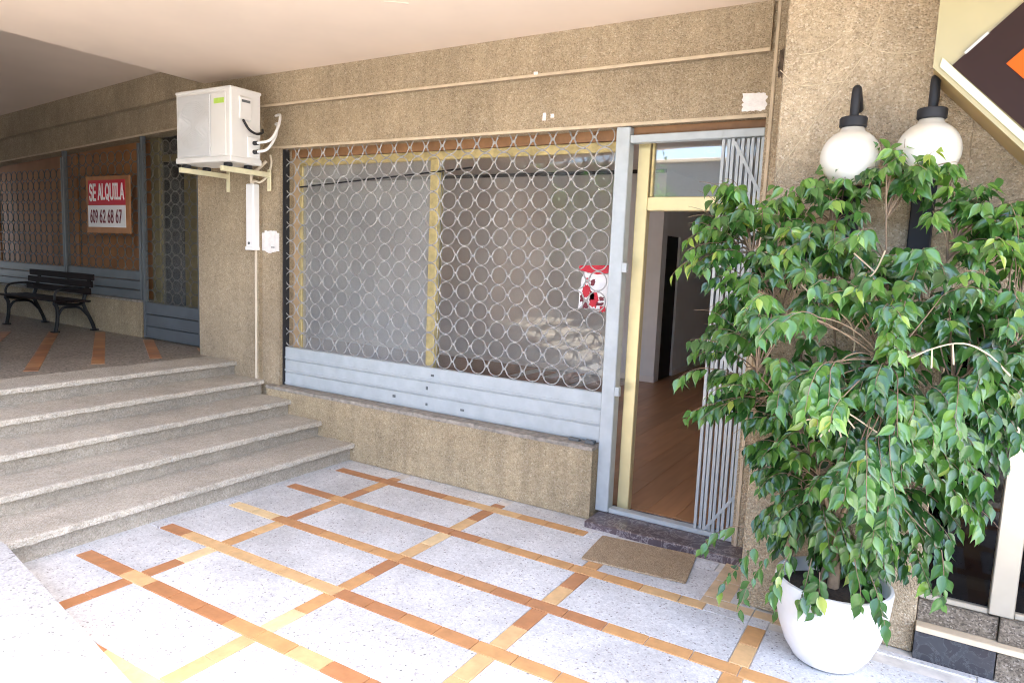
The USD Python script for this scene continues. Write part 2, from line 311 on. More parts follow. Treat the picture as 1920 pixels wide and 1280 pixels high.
def box_sub(x0, x1, y0, y1, z0, z1, dx, amp, seed, keep_bottom=True):
    """a slab whose top and edges are worn: fine grid displaced by noise"""
    nx, ny, nz = max(2, int((x1 - x0) / dx)), max(2, int((y1 - y0) / dx)), max(1, int((z1 - z0) / dx))
    X, Y, Z = np.linspace(x0, x1, nx + 1), np.linspace(y0, y1, ny + 1), np.linspace(z0, z1, nz + 1)
    V = []; F = []
    def grid(fn, A, Bv, flip):
        o = len(V)
        for a in A:
            for b in Bv: V.append(fn(a, b))
        nb = len(Bv)
        for i in range(len(A) - 1):
            for j in range(nb - 1):
                p = o + i * nb + j; q = [p, p + nb, p + nb + 1, p + 1]
                if flip: q = q[::-1]
                F.append([q[0], q[1], q[2]]); F.append([q[0], q[2], q[3]])
    grid(lambda a, b: (a, b, z1), X, Y, False)
    grid(lambda a, b: (a, b, z0), X, Y, True)
    grid(lambda a, b: (x1, a, b), Y, Z, False)
    grid(lambda a, b: (x0, a, b), Y, Z, True)
    grid(lambda a, b: (a, y1, b), X, Z, True)
    grid(lambda a, b: (a, y0, b), X, Z, False)
    m = trimesh.Trimesh(np.array(V), F, process=False); m.merge_vertices()
    v = np.array(m.vertices)
    n = meshkit.fbm(v * 14 + seed, 3, seed) - 0.5
    n2 = meshkit.fbm(v * 45 + seed * 3, 2, seed + 7) - 0.5
    on_edge = (v[:, 0] > x1 - 1e-6)
    v[:, 0] += np.where(on_edge, (n * 1.6 + n2 * 1.2) * amp - 0.003, 0)
    top = v[:, 2] > z1 - 1e-6
    v[:, 2] += np.where(top, n * amp * 0.5, 0)
    v[:, 2] += np.where(top & on_edge, -0.006 + n2 * amp, 0)
    v[:, 2] += np.where((v[:, 2] < z0 + 1e-6) & on_edge, n2 * amp, 0)
    m.vertices = v
    return m
# ================================================================== THE SETTING
GX, GW, GY, GH, SW = 0.002, 0.921, -0.351, 0.477, 0.088      # tile bands: B lines x = GX + k GW, A lines y = GY - k GH, width SW
SX, SD, SH = -0.56, 0.367, 0.127                              # nose of the first step, going, riser
def step_z(i): return SH * i + 0.018                          # top of step i (1..5)
def step_x(i): return SX - SD * (i - 1)
UZ = step_z(5)                                                # upper floor
SLZ = step_z(1)
P0 = np.array([-0.565, -2.60]); SLOPE = -0.18
def edge_y(x): return P0[1] + SLOPE * (x - P0[0])

# lower floor: mortar bed, terrazzo panels between bands of terracotta tiles
floor = UsdGeom.Xform.Define(stage, '/World/lower_floor').GetPrim(); used['/World/lower_floor'] = 0
tag(floor, kind='structure')
obj('mortar_bed', bx(-0.75, 9.0, -4.6, 0.3, -0.12, -0.006), m_joint, floor)
rg = random.Random(4)
xb = [GX + k * GW for k in range(-1, 9)]
obj('paving_beyond', bx(4.625, 9.0, -4.6, -0.745, -0.03, 0.0), m_ter[0], floor)
ya = [GY - k * GH for k in range(0, 9)]
def piece(x0, x1, y0, y1, z1, m, name, g=0.0022, c=0.0015):
    if x1 - x0 < 0.02 or y1 - y0 < 0.02: return
    obj(name, bx(x0 + g, x1 - g, y0 + g, y1 - g, -0.03, z1, c), m, floor)
XL, XR = -0.62, 8.0
XA = -0.50                                                     # where the A bands begin beside the stair
cols = [(XL, xb[1])] + [(xb[k], xb[k + 1]) for k in range(1, 6)]
rows = [(-0.125, ya[0])] + [(ya[k], ya[k + 1]) for k in range(0, 8)]
h = SW / 2
for ci, (xa_, xb_) in enumerate(cols):
    for ri, (yt, yb) in enumerate(rows):
        x0 = xa_ if ci == 0 else xa_ + h
        x1 = xb_ - h
        y1 = yt if ri == 0 else yt - h
        y0 = yb + h
        if y1 < edge_y(x0) - 0.3: continue
        if xa_ > 2.7 and y1 > -0.8: y1 = min(y1, -0.745)
        if ri == 0 and xa_ > 1.7: continue
        piece(x0, x1, y0, y1, 0.0, m_ter[rg.randrange(3)], 'terrazzo_panel')
# strip of plain terrazzo under the door end of the wall row
piece(xb[3] - 0.0 + h, 2.43, ya[0] + h - 0.0, -0.275, 0.0, m_ter[1], 'terrazzo_panel')
def tile_tone(x, y):
    n = meshkit.noise(np.array([x * 1.7, y * 1.9, 3.3]), 5)
    r = rg.random() * 0.75 + float(n) * 0.35
    near = min(1.0, max(0.0, (-y - 0.7) / 1.2))                 # paler tiles further out carry the brighter light there in their tone
    if r < 0.16: return 4
    if r < 0.36: return 1
    if r < 0.62 - 0.22 * near: return 0
    if r < 0.86 - 0.32 * near: return 2
    return 3 if rg.random() < 0.75 - 0.3 * near else 5
A_END = {0: 1.62, 1: 2.50}
for k, y in enumerate(ya):
    x, xe = XA, A_END.get(k, 4.62)
    # the terrazzo runs on to the left of the band's end
    piece(XL, XA, y - h, y + h, 0.0, m_ter[k % 3], 'terrazzo_panel')
    if k == 0: piece(1.62, 2.43, y - h, y + h, 0.0, m_ter[2], 'terrazzo_panel')
    if k == 1: piece(2.50, 2.72, y - h, y + h, 0.0, m_ter[0], 'terrazzo_panel')
    run = None; left = 0
    while x < xe - 0.03:
        L = min(0.205, xe - x)
        if y > edge_y(x + L) - 0.02 and x < 5.2:
            if left <= 0: run = tile_tone(x, y); left = rg.choice([1, 1, 2, 2, 3])
            left -= 1
            piece(x, x + L, y - h, y + h, 0.0012, m_tile[run], 'terracotta_tile', 0.0026)
        x += L
for k in range(1, 6):
    x = xb[k]
    for j in range(0, 7):
        y1, y0 = (ya[j - 1] - h if j else -0.30), ya[j] + h
        if j == 0: y1 = y0 + 0.06
        if k == 3 and j == 0: continue
        if k == 3 and j == 1: y1 = -0.655
        if k == 4 and j <= 1: continue
        if k == 4 and j == 2: y1 = -0.89
        if k == 5 and j <= 1: continue
        if k == 5 and j == 2: y1 = -0.80
        if k >= 4 and j == 2: piece(x - h, x + h, y1, -0.745, 0.0, m_ter[k % 3], 'terrazzo_panel')
        n = max(1, round((y1 - y0) / 0.195)); st = (y1 - y0) / n
        for i in range(n):
            if y0 + i * st < edge_y(x) - 0.25: continue
            piece(x - h, x + h, y0 + i * st, y0 + (i + 1) * st, 0.0012, m_tile[tile_tone(x, y0)], 'terracotta_tile', 0.0026)
    if k == 3: piece(x - h, x + h, -0.655, ya[0] - h, 0.0, m_ter[0], 'terrazzo_panel')
# stone border tiles round the foot of the pillar
for (a, b, c, d) in ((2.46, 2.60, -0.30, -0.12), (2.46, 2.60, -0.50, -0.30), (2.46, 2.60, -0.72, -0.50), (2.46, 2.72, -0.80, -0.72), (2.72, 2.95, -0.80, -0.72), (2.95, 3.2, -0.80, -0.72)):
    piece(a, b, c, d, 0.002, m_border, 'border_tile', 0.003)

# landing in front (one step up) and the court beyond
landing = Polygon([(P0[0] - 0.36, P0[1] + 0.0), (P0[0], P0[1]), (9.0, edge_y(9.0)), (16, edge_y(9.0)), (16, -15), (P0[0] - 0.36, -15)])
struct('court_paving', ext_z(landing, -0.15, SLZ), m_slab)
struct('ground', bx(-40, 40, -40, 40, -0.6, -0.16), m_joint)

# stair: five steps of granolith slabs
st = UsdGeom.Xform.Define(stage, '/World/steps').GetPrim(); used['/World/steps'] = 0
tag(st, kind='structure')
for i in range(1, 6):
    xn, z = step_x(i), step_z(i)
    back = step_x(i + 1) - 0.054 if i < 5 else xn - 0.42
    y, n = (-0.12 if i <= 3 else -0.105), 0
    ends = [-2.60] if i == 1 else [-1.0 - 0.23 * i, -2.35 - 0.13 * i, -3.9, -5.3, -6.7]
    for e in ends:
        fine = y > -3
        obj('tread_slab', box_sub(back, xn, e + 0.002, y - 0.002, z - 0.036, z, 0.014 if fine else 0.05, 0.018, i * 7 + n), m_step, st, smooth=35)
        y = e; n += 1
    obj('riser', bx(step_x(i + 1) - 0.052 if i < 5 else xn - 0.4, xn - 0.048, ends[-1], -0.118 if i <= 3 else -0.1, z - SH - (0.02 if i == 1 else 0.036), z - 0.037), m_riser_shade, st)
obj('rubble_fill', bx(-2.1, -0.95, -6.7, 0.2, -0.1, 0.09), m_joint, st)

# upper floor with its own bands, laid askew
uf = UsdGeom.Xform.Define(stage, '/World/upper_floor').GetPrim(); used['/World/upper_floor'] = 0
tag(uf, kind='structure')
obj('terrazzo_bed', bx(-16, step_x(5) - 0.425, -6.7, 0.75, 0.3, UZ - 0.003), m_upfloor, uf)
d = np.array([-0.876, 0.482]); nn = np.array([0.482, 0.876])
for li in range(-3, 5):
    o = np.array([-2.66, -1.52]) + nn * 0.45 * li + d * (0.06 if li else 0.0)
    for j in range(14):
        a = o + d * 0.2 * j
        if not (-7.5 < a[0] < -2.5 and -5 < a[1] < 0.12): continue
        mm = bx(0.002, 0.198, -0.05, 0.05, -0.02, 0.001, 0.0015)
        ang = math.atan2(d[1], d[0]); c_, s_ = math.cos(ang), math.sin(ang)
        mm = xf(mm, lambda v: np.stack([a[0] + v[:, 0] * c_ - v[:, 1] * s_, a[1] + v[:, 0] * s_ + v[:, 1] * c_, UZ + v[:, 2]], 1))
        obj('terracotta_tile', mm, m_tile[rg.choice([0, 1, 1, 4])], uf)

# ceilings of the arcade
CZ = 3.13
ce = UsdGeom.Xform.Define(stage, '/World/ceiling').GetPrim(); used['/World/ceiling'] = 0
tag(ce, kind='structure')
obj('slab', ext_z(Polygon([(-2.47, 0.35), (9.0, 0.35), (9.0, -2.6), (2.3, -2.6), (0.9, -4.2), (-2.47, -5.0)]), CZ, CZ + 0.55), m_ceil, ce)  # unseen front edge drawn deeper at the left to shade the floor there
obj('lifted_plaster', ext_z(Polygon([(0.40, -0.93), (0.44, -0.985), (0.50, -0.955), (0.56, -0.90), (0.545, -0.89), (0.48, -0.93)]), CZ - 0.004, CZ - 0.0005), m_ceil, ce)
LT = lambda v: np.stack([v[:, 0], v[:, 1], v[:, 2] + 0.042 * (v[:, 0] + 5.2)], 1)
struct('ceiling_raised', xf(bx(-15, -2.472, -6.9, 0.9, 3.31, 3.6), LT), m_ceil)

# ================================================================== MAIN SHOP FRONT
fac = thing('shop_front', 'tan pebbledash front of the empty shop with door, window sill wall and lintel bands', 'shop front')
LB = 2.528; PIERX = -2.58; PIERR = -1.74
obj('lintel', bx(PIERR, 2.44, -0.045, 0.16, LB, 2.868), m_wall, fac)
obj('lintel_lip', bx(PIERR, 2.44, -0.050, -0.0455, LB - 0.003, LB + 0.018, 0.002), m_lip, fac)
obj('upper_band', bx(PIERR, 2.44, -0.10, 0.16, 2.868, 3.135), m_wall, fac)
obj('upper_band_lip', bx(PIERR, 2.44, -0.105, -0.1005, 2.865, 2.884, 0.002), m_lip, fac)
obj('left_pier', bx(PIERX, PIERR, -0.10, 0.42, 0.0, 3.5), m_wall, fac)
obj('left_pier_return', bx(PIERR, -1.518, -0.062, 0.16, 0.0, LB), m_wall, fac)
obj('parapet', bx(-1.62, 1.532, -0.12, 0.24, 0.0, 0.462), m_wall_low, fac)
sill = box_sub(-1.62, 1.534, -0.128, 0.24, 0.462, 0.492, 0.03, 0.0, 3)
v = np.array(sill.vertices); fr = v[:, 1] < -0.12
nz = meshkit.fbm(v * np.array([16, 1, 1]), 3, 5) - 0.5
v[:, 1] += np.where(fr, nz * 0.03, 0); v[:, 2] += np.where(fr & (v[:, 2] > 0.48), nz * 0.02 - 0.004, 0); sill.vertices = v
obj('sill', sill, m_sill, fac, smooth=30)
obj('right_jamb', bx(2.44, 2.66, -0.07, 0.3, 0.0, 3.135), m_wall, fac)
obj('jamb_fillet', bx(2.455, 2.475, -0.078, -0.0705, 0.0, 3.13, 0.003), m_lip, fac)
obj('head_lath', bx(1.63, 2.44, 0.02, 0.05, 2.478, 2.526), m_wood, fac)
# white plaster patches
obj('plaster_patch', ext_y(blob_poly(2.365, 2.612, 0.135, 0.10, 3), -0.049, -0.0452), m_plaster, fac)
obj('plaster_patch', ext_y(sbox(-1.738, 1.66, -1.522, 1.815).union(blob_poly(-1.63, 1.74, 0.16, 0.20, 8, amp=0.14)).intersection(sbox(-1.738, 1.6, -1.522, 1.9)), -0.067, -0.0622), m_plaster, fac)
obj('plaster_slit', bx(-1.62, -1.575, -0.0685, -0.0672, 1.688, 1.696), m_dark, fac)
for (cx, cz, w, hh, sd) in ((1.02, 2.62, 0.025, 0.05, 1), (1.08, 2.622, 0.025, 0.025, 2), (0.98, 2.884, 0.03, 0.018, 4)):
    obj('plaster_fleck', ext_y(blob_poly(cx, cz, w, hh, sd), -0.049 if cz < 2.8 else -0.116, -0.0452 if cz < 2.8 else -0.1125), m_plaster, fac)
obj('broken_hole', ext_y(blob_poly(2.500, 2.805, 0.032, 0.15, 12, amp=0.22), -0.0735, -0.0702), m_soilstain, fac)
# threshold
obj('threshold', bx(1.56, 2.60, -0.255, 0.14, -0.02, 0.042, 0.006), m_marble, fac)
# window frame and panes
wf = obj('window_frame', cat(bx(-1.44, 1.53, 0.085, 0.135, 0.50, 0.56, .004), bx(-1.44, 1.53, 0.085, 0.135, 2.395, 2.46, .004), bx(-1.44, -1.405, 0.085, 0.135, 0.562, 2.393, .004), bx(1.50, 1.54, 0.085, 0.135, 0.562, 2.393, .004)), m_gold_worn, fac)
obj('mullion', bx(-0.005, 0.072, 0.065, 0.14, 0.565, 2.40, 0.004), m_gold_worn, wf)
obj('pane', bx(-1.404, -0.007, 0.10, 0.106, 0.563, 2.392), m_pane_l, wf)
obj('pane', bx(0.074, 1.498, 0.10, 0.106, 0.563, 2.392), m_pane_r, wf)
obj('cable', tube(smoothpath([(-1.405, 0.058, 2.213), (-0.8, 0.057, 2.25), (-0.1, 0.056, 2.292), (0.40, 0.058, 2.325)], 6), 0.0065, 6), m_black, fac, smooth=True)  # added rod standing in for the dark line reflected in the panes
obj('side_panel', bx(-1.516, -1.442, 0.09, 0.13, 0.495, 2.46), m_tanpanel, fac)
obj('head_board', bx(-1.516, 1.535, 0.07, 0.15, 2.462, 2.527), m_wood, fac)
# door frame
df = obj('door_frame', cat(bx(1.645, 1.725, 0.075, 0.135, 0.044, 2.44, .004), bx(2.37, 2.438, 0.075, 0.135, 0.044, 2.44, .004)), m_gold, fac)
obj('transom_bar', bx(1.727, 2.368, 0.07, 0.14, 2.018, 2.105, 0.005), m_gold, df)
obj('hinge_strip', bx(1.735, 1.752, 0.08, 0.12, 2.107, 2.44, 0.003), m_gold_worn, df)
obj('transom_pane', bx(1.754, 2.366, 0.10, 0.106, 2.107, 2.44), m_pane_t, df)

# grey steel surround of the entrance (holds grille and gate)
sr = thing('entrance_frame', 'grey painted steel post and rails framing the open shop door', 'door frame')
obj('post', bx(1.536, 1.628, -0.04, 0.045, 0.044, 2.524, 0.005), m_grey, sr)
obj('top_rail', bx(1.63, 2.436, -0.035, 0.03, 2.425, 2.472, 0.004), m_grey, sr)
obj('bottom_rail', bx(1.63, 2.436, -0.035, 0.03, 0.0435, 0.075, 0.004), m_grey, sr)
for z in (1.655, 0.86):
    obj('catch', cat(bx(1.63, 1.662, -0.052, -0.044, z - 0.03, z + 0.03, .002), bx(1.63, 1.637, -0.044, -0.02, z - 0.03, z + 0.03), bx(1.655, 1.662, -0.044, -0.02, z - 0.03, z + 0.03)), m_grey, sr)

# folding gate pushed to the right
fg = thing('folding_gate', 'grey folding scissor gate pushed together at the right of the doorway', 'gate')
nb = 9
for k in range(nb):
    x = 2.205 + k * (2.425 - 2.205) / (nb - 1)
    yy = -0.018 if k % 2 else -0.032
    obj('gate_bar', cat(bx(x - 0.0085, x + 0.0085, yy, yy + 0.004, 0.078, 2.42), bx(x - 0.0085, x - 0.0055, yy + 0.0042, yy + 0.022, 0.078, 2.42), bx(x + 0.0055, x + 0.0085, yy + 0.0042, yy + 0.022, 0.078, 2.42)), m_grey, fg)
def strap(x0, z0, x1, z1, y):
    dd = np.array([x1 - x0, z1 - z0]); L = np.linalg.norm(dd); dd /= L; nn_ = np.array([-dd[1], dd[0]]) * 0.009
    p = [np.array([x0, z0]) - nn_, np.array([x1, z1]) - nn_, np.array([x1, z1]) + nn_, np.array([x0, z0]) + nn_]
    return ext_y(Polygon(p), y, y + 0.004)
for (a, b, c_, d_) in ((2.27, 2.40, 2.43, 2.11), (2.27, 0.09, 2.43, 0.33), (2.22, 1.30, 2.43, 1.62), (2.22, 1.28, 2.43, 0.96)):
    obj('scissor_strap', strap(a, b, c_, d_, -0.040), m_grey, fg)
obj('gate_head', bx(2.20, 2.434, -0.046, -0.036, 2.425, 2.47, 0.003), m_grey, fg)

# roller grille over the window
gr = thing('roller_grille', 'steel ring mesh roller grille with grey slatted bottom panel over the shop window', 'grille')
RX, RZ = 0.1525 / 2, 0.1316 / 2
def ring(cx, cz, y, rx, rz, r, n=22, m=5):
    a = np.arange(n) * 2 * math.pi / n
    return tube(np.stack([cx + rx * np.cos(a), np.full(n, y), cz + rz * np.sin(a)], 1), r, m, True)
wire_knots = []; rr0 = np.random.default_rng(17)
for i in range(20):
    for j in range(13):
        cx, cz = 1.4462 - i * 2 * RX + rr0.uniform(-.0012, .0012), 0.901 + j * 2 * RZ + rr0.uniform(-.0012, .0012)
        obj('ring', ring(cx, cz, rr0.uniform(-.002, .002), 0.0645 + rr0.uniform(-.001, .001), 0.0625 + rr0.uniform(-.001, .001), 0.0043), m_wire, gr, smooth=True)
        kx = cx - RX
        for sg_ in (-1, 1):
            P = bez((kx - 0.026, 0.001, cz + sg_ * 0.030), (kx - 0.012, 0.001, cz + sg_ * 0.009), (kx + 0.012, 0.001, cz - sg_ * 0.009), (kx + 0.026, 0.001, cz - sg_ * 0.030), n=6)
            wire_knots.append(tube(P, 0.0042, 4))
        wire_knots.append(bx(kx - 0.011, kx + 0.011, -0.008, 0.008, cz - 0.009, cz + 0.009, .003))
        wire_knots.append(bx(cx - 0.012, cx + 0.012, -0.008, 0.008, cz + RZ - 0.008, cz + RZ + 0.008, .003))
tag(obj('knots', cat(wire_knots), m_wire, gr), kind='stuff')
for (a, b) in ((0.727, 0.832), (0.615, 0.720), (0.500, 0.608)):
    obj('slat', cat(bx(-1.499, 1.534, -0.018, 0.018, a, b, 0.006), bx(-1.499, 1.534, -0.022, -0.0185, a + 0.004, a + 0.018, 0.0015), bx(-1.499, 1.534, -0.012, 0.012, a - 0.006, a - 0.0002)), m_grey, gr)
obj('guide_channel', bx(-1.5175, -1.5, -0.03, 0.03, 0.495, 2.52), m_dark, gr)
for (x, z, w, hh) in ((0.135, 0.775, 0.03, 0.016), (0.085, 0.672, 0.02, 0.026), (-0.24, 0.565, 0.03, 0.022), (0.085, 0.545, 0.02, 0.02), (0.42, 0.55, 0.035, 0.016)):
    obj('lock_plate', bx(x - w / 2, x + w / 2, -0.024, -0.0185, z - hh / 2, z + hh / 2, .002), m_grey_dk, gr)
obj('floor_bolt', cat(bx(1.33, 1.41, -0.075, -0.045, 0.4925, 0.512, .003), bx(1.45, 1.52, -0.08, -0.04, 0.4925, 0.516, .004), tube([(1.38, -0.06, 0.508), (1.47, -0.06, 0.51)], 0.006)), m_grey_dk, gr)

# torn red and white notice on the pane
nt = thing('window_notice', 'torn red and white paper notice stuck on the window pane beside the post', 'notice', (0, 0, 0))
obj('sheet', ext_y(blob_poly(1.40, 1.49, 0.17, 0.24, 21, amp=0.06), 0.0965, 0.0985), m_paper, nt)
obj('red_band', ext_y(Polygon([(1.265, 1.655), (1.485, 1.665), (1.485, 1.615), (1.40, 1.600), (1.33, 1.612), (1.262, 1.625)]), 0.094, 0.0962), m_red, nt)
rr = np.random.default_rng(2)
for (x, z, w, hh, m) in ((1.325, 1.485, 0.055, 0.085, m_red), (1.30, 1.435, 0.035, 0.05, m_ink), (1.385, 1.43, 0.06, 0.10, m_red), (1.37, 1.455, 0.035, 0.05, m_ink), (1.37, 1.545, 0.03, 0.045, m_ink), (1.325, 1.395, 0.045, 0.05, m_ink), (1.44, 1.44, 0.035, 0.025, m_ink), (1.43, 1.405, 0.05, 0.02, m_ink), (1.45, 1.375, 0.04, 0.04, m_red), (1.33, 1.56, 0.03, 0.03, m_red)):
    obj('torn_print', ext_y(blob_poly(x, z, w, hh, int(rr.integers(99)), amp=0.35), 0.0935, 0.0962), m, nt)
obj('torn_scrap', ext_y(blob_poly(1.325, 1.49, 0.10, 0.22, 31, amp=0.28), 0.0967, 0.0985), m_paper, nt)

# ------------------------------------------------------------------ room behind
IF = 0.046
fl = UsdGeom.Xform.Define(stage, '/World/shop_floor').GetPrim(); used['/World/shop_floor'] = 0
tag(fl, kind='structure')
obj('screed', cat(bx(-1.7, 2.75, 0.141, 10.2, -0.1, IF - 0.012), bx(-7.2, -1.701, 0.43, 5.1, -0.1, IF - 0.012)), m_joint, fl)
obj('far_floorboards', bx(-7.2, -1.701, 0.43, 5.1, IF - 0.0119, IF - 0.001), m_flooring, fl)
k = 0; x = -1.68
while x < 2.7:
    y = 0.145 - (k * 0.53) % 1.3
    while y < 10.1:
        y0, y1 = max(y, 0.145), min(y + 1.3, 10.15)
        if y1 - y0 > 0.05 and (x > -0.3 or y1 < 5.2):
            obj('floor_plank', bx(x + 0.0008, x + 0.1942, y0 + 0.0008, y1 - 0.0008, IF - 0.011, IF, 0.001), m_flooring, fl)
        y += 1.3
    x += 0.195; k += 1
rm = thing('shop_room', 'white painted bare room seen through the open shop door', 'room')
RC = 2.95
obj('left_wall', bx(-7.4, -7.2, 1.0, 5.0, 0, RC), m_iwall, rm)
obj('left_front_wall', bx(-7.2, -2.47, 0.95, 1.05, 0, RC), m_iwall, rm)
obj('left_return', bx(-2.54, -2.451, 0.43, 0.949, 0, RC), m_iwall, rm)
obj('right_wall', bx(2.645, 2.72, 0.31, 10.2, 0.047, RC), m_iwall, rm)
obj('end_wall', bx(-1.70, 2.72, 10.05, 10.2, 0.047, RC), m_iwall, rm)
obj('partition', cat(bx(-7.2, 0.13, 5.0, 5.12, 0.047, RC), bx(0.03, 0.13, 5.121, 5.20, 0.047, RC), bx(0.03, 0.13, 5.78, 10.04, 0.047, RC), bx(0.03, 0.13, 5.201, 5.779, 2.08, RC)), m_iwall, rm)
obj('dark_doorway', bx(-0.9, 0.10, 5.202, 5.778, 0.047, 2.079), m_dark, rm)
obj('skirting', cat(bx(-7.2, 0.142, 4.985, 4.999, 0.047, 0.13, .003), bx(0.131, 0.144, 5.78, 10.04, 0.047, 0.13, .003)), m_white, rm)
obj('cornice_gap', bx(-7.2, 0.13, 4.975, 4.999, RC - 0.05, RC - 0.001), m_dark, rm)  # dark strip standing in for a shadow line under the ceiling
# ceiling with an added opening, out of sight, that lets sun brighten the room
obj('room_ceiling', cat(bx(0.80, 2.75, 0.165, 10.2, RC + 0.002, RC + 0.15), bx(-7.4, 0.799, 1.7, 10.2, RC + 0.002, RC + 0.15), bx(-2.54, 0.799, 0.165, 1.0, RC + 0.002, RC + 0.15), bx(-7.4, -2.0, 1.001, 1.699, RC + 0.002, RC + 0.15), bx(-7.4, -2.541, 0.95, 1.0, RC + 0.002, RC + 0.15)), m_iceil, rm)
obj('smoke_detector', lathe([(0, 0), (0.05, 0), (0.055, 0.03), (0, 0.03)], 20).apply_translation([1.1, 3.6, RC - 0.031]), m_white, rm)

# ================================================================== LEFT SHOP (upper level)
LY = 0.20
def LF(v): return np.stack([v[:, 0], v[:, 1] + LY + 0.035 * (-3.0 - v[:, 0]), v[:, 2]], 1)
def LFT(v): return LT(LF(v))
ls = thing('neighbour_shop_front', 'shaded pebbledash front of the neighbouring shop behind the bench', 'shop front')
obj('lintel', xf(bx(-12, PIERX - 0.001, -0.02, 0.2, 2.752, 3.03), LFT), m_wall, ls)
obj('lintel_lip', xf(bx(-12, PIERX - 0.001, -0.03, -0.0205, 2.748, 2.768, 0.003), LFT), m_lip, ls)
obj('upper_band', xf(bx(-12, PIERX - 0.001, -0.09, 0.2, 3.03, 3.40), LFT), m_wall, ls)
obj('base_wall', xf(bx(-12, -4.06, -0.02, 0.25, 0.4, 1.035), LF), m_wall_low, ls)
obj('base_sill', xf(bx(-12, -4.055, -0.04, 0.25, 1.036, 1.06, 0.004), LF), m_sill, ls)
obj('back_wall', bx(-12, PIERX - 0.001, 0.72, 0.92, 0.3, 3.4), m_concrete, ls)
for (x0, x1) in ((-7.9, -5.75), (-5.68, -4.07), (-10.2, -7.97)):
    obj('window_blind', xf(bx(x0, x1, 0.16, 0.18, 1.062, 2.95), LF), m_orangeblind, ls)
dfl = obj('door_frame', xf(cat(bx(-4.06, -3.90, 0.12, 0.18, UZ, 2.95, .004), bx(-3.44, -3.22, 0.12, 0.18, UZ, 2.95, .004), bx(-3.219, PIERX - 0.002, 0.13, 0.18, UZ, 2.95, .004), bx(-3.898, -3.442, 0.12, 0.18, 2.55, 2.62, .004)), LF), m_gold_shade, ls)
obj('door_pane', xf(bx(-3.898, -3.442, 0.15, 0.156, UZ, 2.95), LF), m_pane_far, dfl)
# grilles of the left shop
def far_grille(label, x0, x1, z0, zr, ztop, rw, rh, matw):
    g = thing('window_grille', label, 'grille')
    rs = []; nx = int((x1 - x0) / rw); nz_ = int((ztop - zr) / rh)
    for i in range(nx):
        for j in range(nz_):
            rs.append(ring(x0 + (i + 0.5) * (x1 - x0) / nx, zr + (j + 0.5) * rh, 0.0, (x1 - x0) / nx / 2, rh / 2, 0.0055, 12, 4))
    tag(obj('ring_mesh', xf(cat(rs), LF), matw, g, smooth=True), kind='stuff')
    n = 3; hh = (zr - z0) / n
    for k in range(n):
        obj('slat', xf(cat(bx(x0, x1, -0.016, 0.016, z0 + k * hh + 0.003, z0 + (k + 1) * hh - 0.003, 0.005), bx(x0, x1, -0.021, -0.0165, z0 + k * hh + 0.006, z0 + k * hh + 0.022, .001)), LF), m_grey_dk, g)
    for x in (x0 - 0.018, x1 + 0.018):
        obj('side_channel', xf(bx(x - 0.017, x + 0.017, -0.025, 0.025, z0, ztop + 0.015, .003), LF), m_grey_dk, g)
    return g
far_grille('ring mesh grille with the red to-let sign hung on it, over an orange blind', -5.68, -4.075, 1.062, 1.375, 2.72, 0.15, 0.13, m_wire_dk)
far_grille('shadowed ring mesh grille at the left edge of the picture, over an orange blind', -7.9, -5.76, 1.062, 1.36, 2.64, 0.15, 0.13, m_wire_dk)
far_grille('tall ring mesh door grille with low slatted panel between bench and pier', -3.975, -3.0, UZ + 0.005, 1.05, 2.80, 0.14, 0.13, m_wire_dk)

# to-let sign
sg = thing('to_let_sign', 'red and white SE ALQUILA sign on a brown board hung on the grille', 'sign')
YS = 0.205
obj('board', bx(-5.075, -4.215, YS, YS + 0.02, 1.775, 2.405, 0.003), m_board, sg)
obj('red_panel', bx(-5.02, -4.285, YS - 0.005, YS - 0.0005, 2.085, 2.36), m_red, sg)
obj('white_panel', bx(-5.035, -4.285, YS - 0.005, YS - 0.0005, 1.84, 2.082), m_paper, sg)
for wd, a, b in (('SE', -4.995, -4.86), ('ALQUILA', -4.82, -4.30)):
    obj('lettering', text(wd, 0.20, a, b, 2.125, YS - 0.0055, 0.004, True), m_paper, sg)
for wd, a, b in (('609', -4.985, -4.83), ('62', -4.79, -4.675), ('68', -4.63, -4.515), ('67', -4.47, -4.355)):
    obj('lettering', text(wd, 0.15, a, b, 1.885, YS - 0.0055, 0.004, True), m_ink, sg)

# bench
bn = thing('bench', 'dark wooden slatted bench with black cast iron ends against the neighbouring shop', 'bench', (-5.52, 0.07, UZ))
UsdGeom.Xformable(bn).AddScaleOp().Set(Gf.Vec3f(1.0, 0.72, 0.80))
BZ = 0
def bench_end(x):
    def pr(P, r): return tube([(x, p[0], p[1]) for p in smoothpath(P, 6)], r, 8)
    rear = pr([(0.17, 0.0), (0.13, 0.12), (0.03, 0.33), (0.01, 0.42), (0.06, 0.58), (0.13, 0.80)], [0.026] * 31)
    front = pr([(-0.42, 0.0), (-0.385, 0.16), (-0.38, 0.33), (-0.42, 0.41)], [0.026] * 19)
    seat = pr([(-0.43, 0.41), (-0.30, 0.395), (-0.10, 0.38), (0.02, 0.40)], [0.022] * 19)
    arch = pr([(-0.38, 0.22), (-0.30, 0.335), (-0.18, 0.35), (-0.05, 0.335), (0.07, 0.22)], [0.018] * 25)
    arm = pr([(0.05, 0.60), (-0.12, 0.62), (-0.34, 0.60), (-0.41, 0.52), (-0.40, 0.42)], [0.016] * 25)
    feet = cat(bx(x - 0.035, x + 0.035, -0.47, -0.37, 0, 0.02, .004), bx(x - 0.035, x + 0.035, 0.12, 0.22, 0, 0.02, .004))
    return cat(rear, front, seat, arch, arm, feet)
for x in (-0.56, 0.56): obj('iron_end', bench_end(x), m_black, bn, smooth=40)
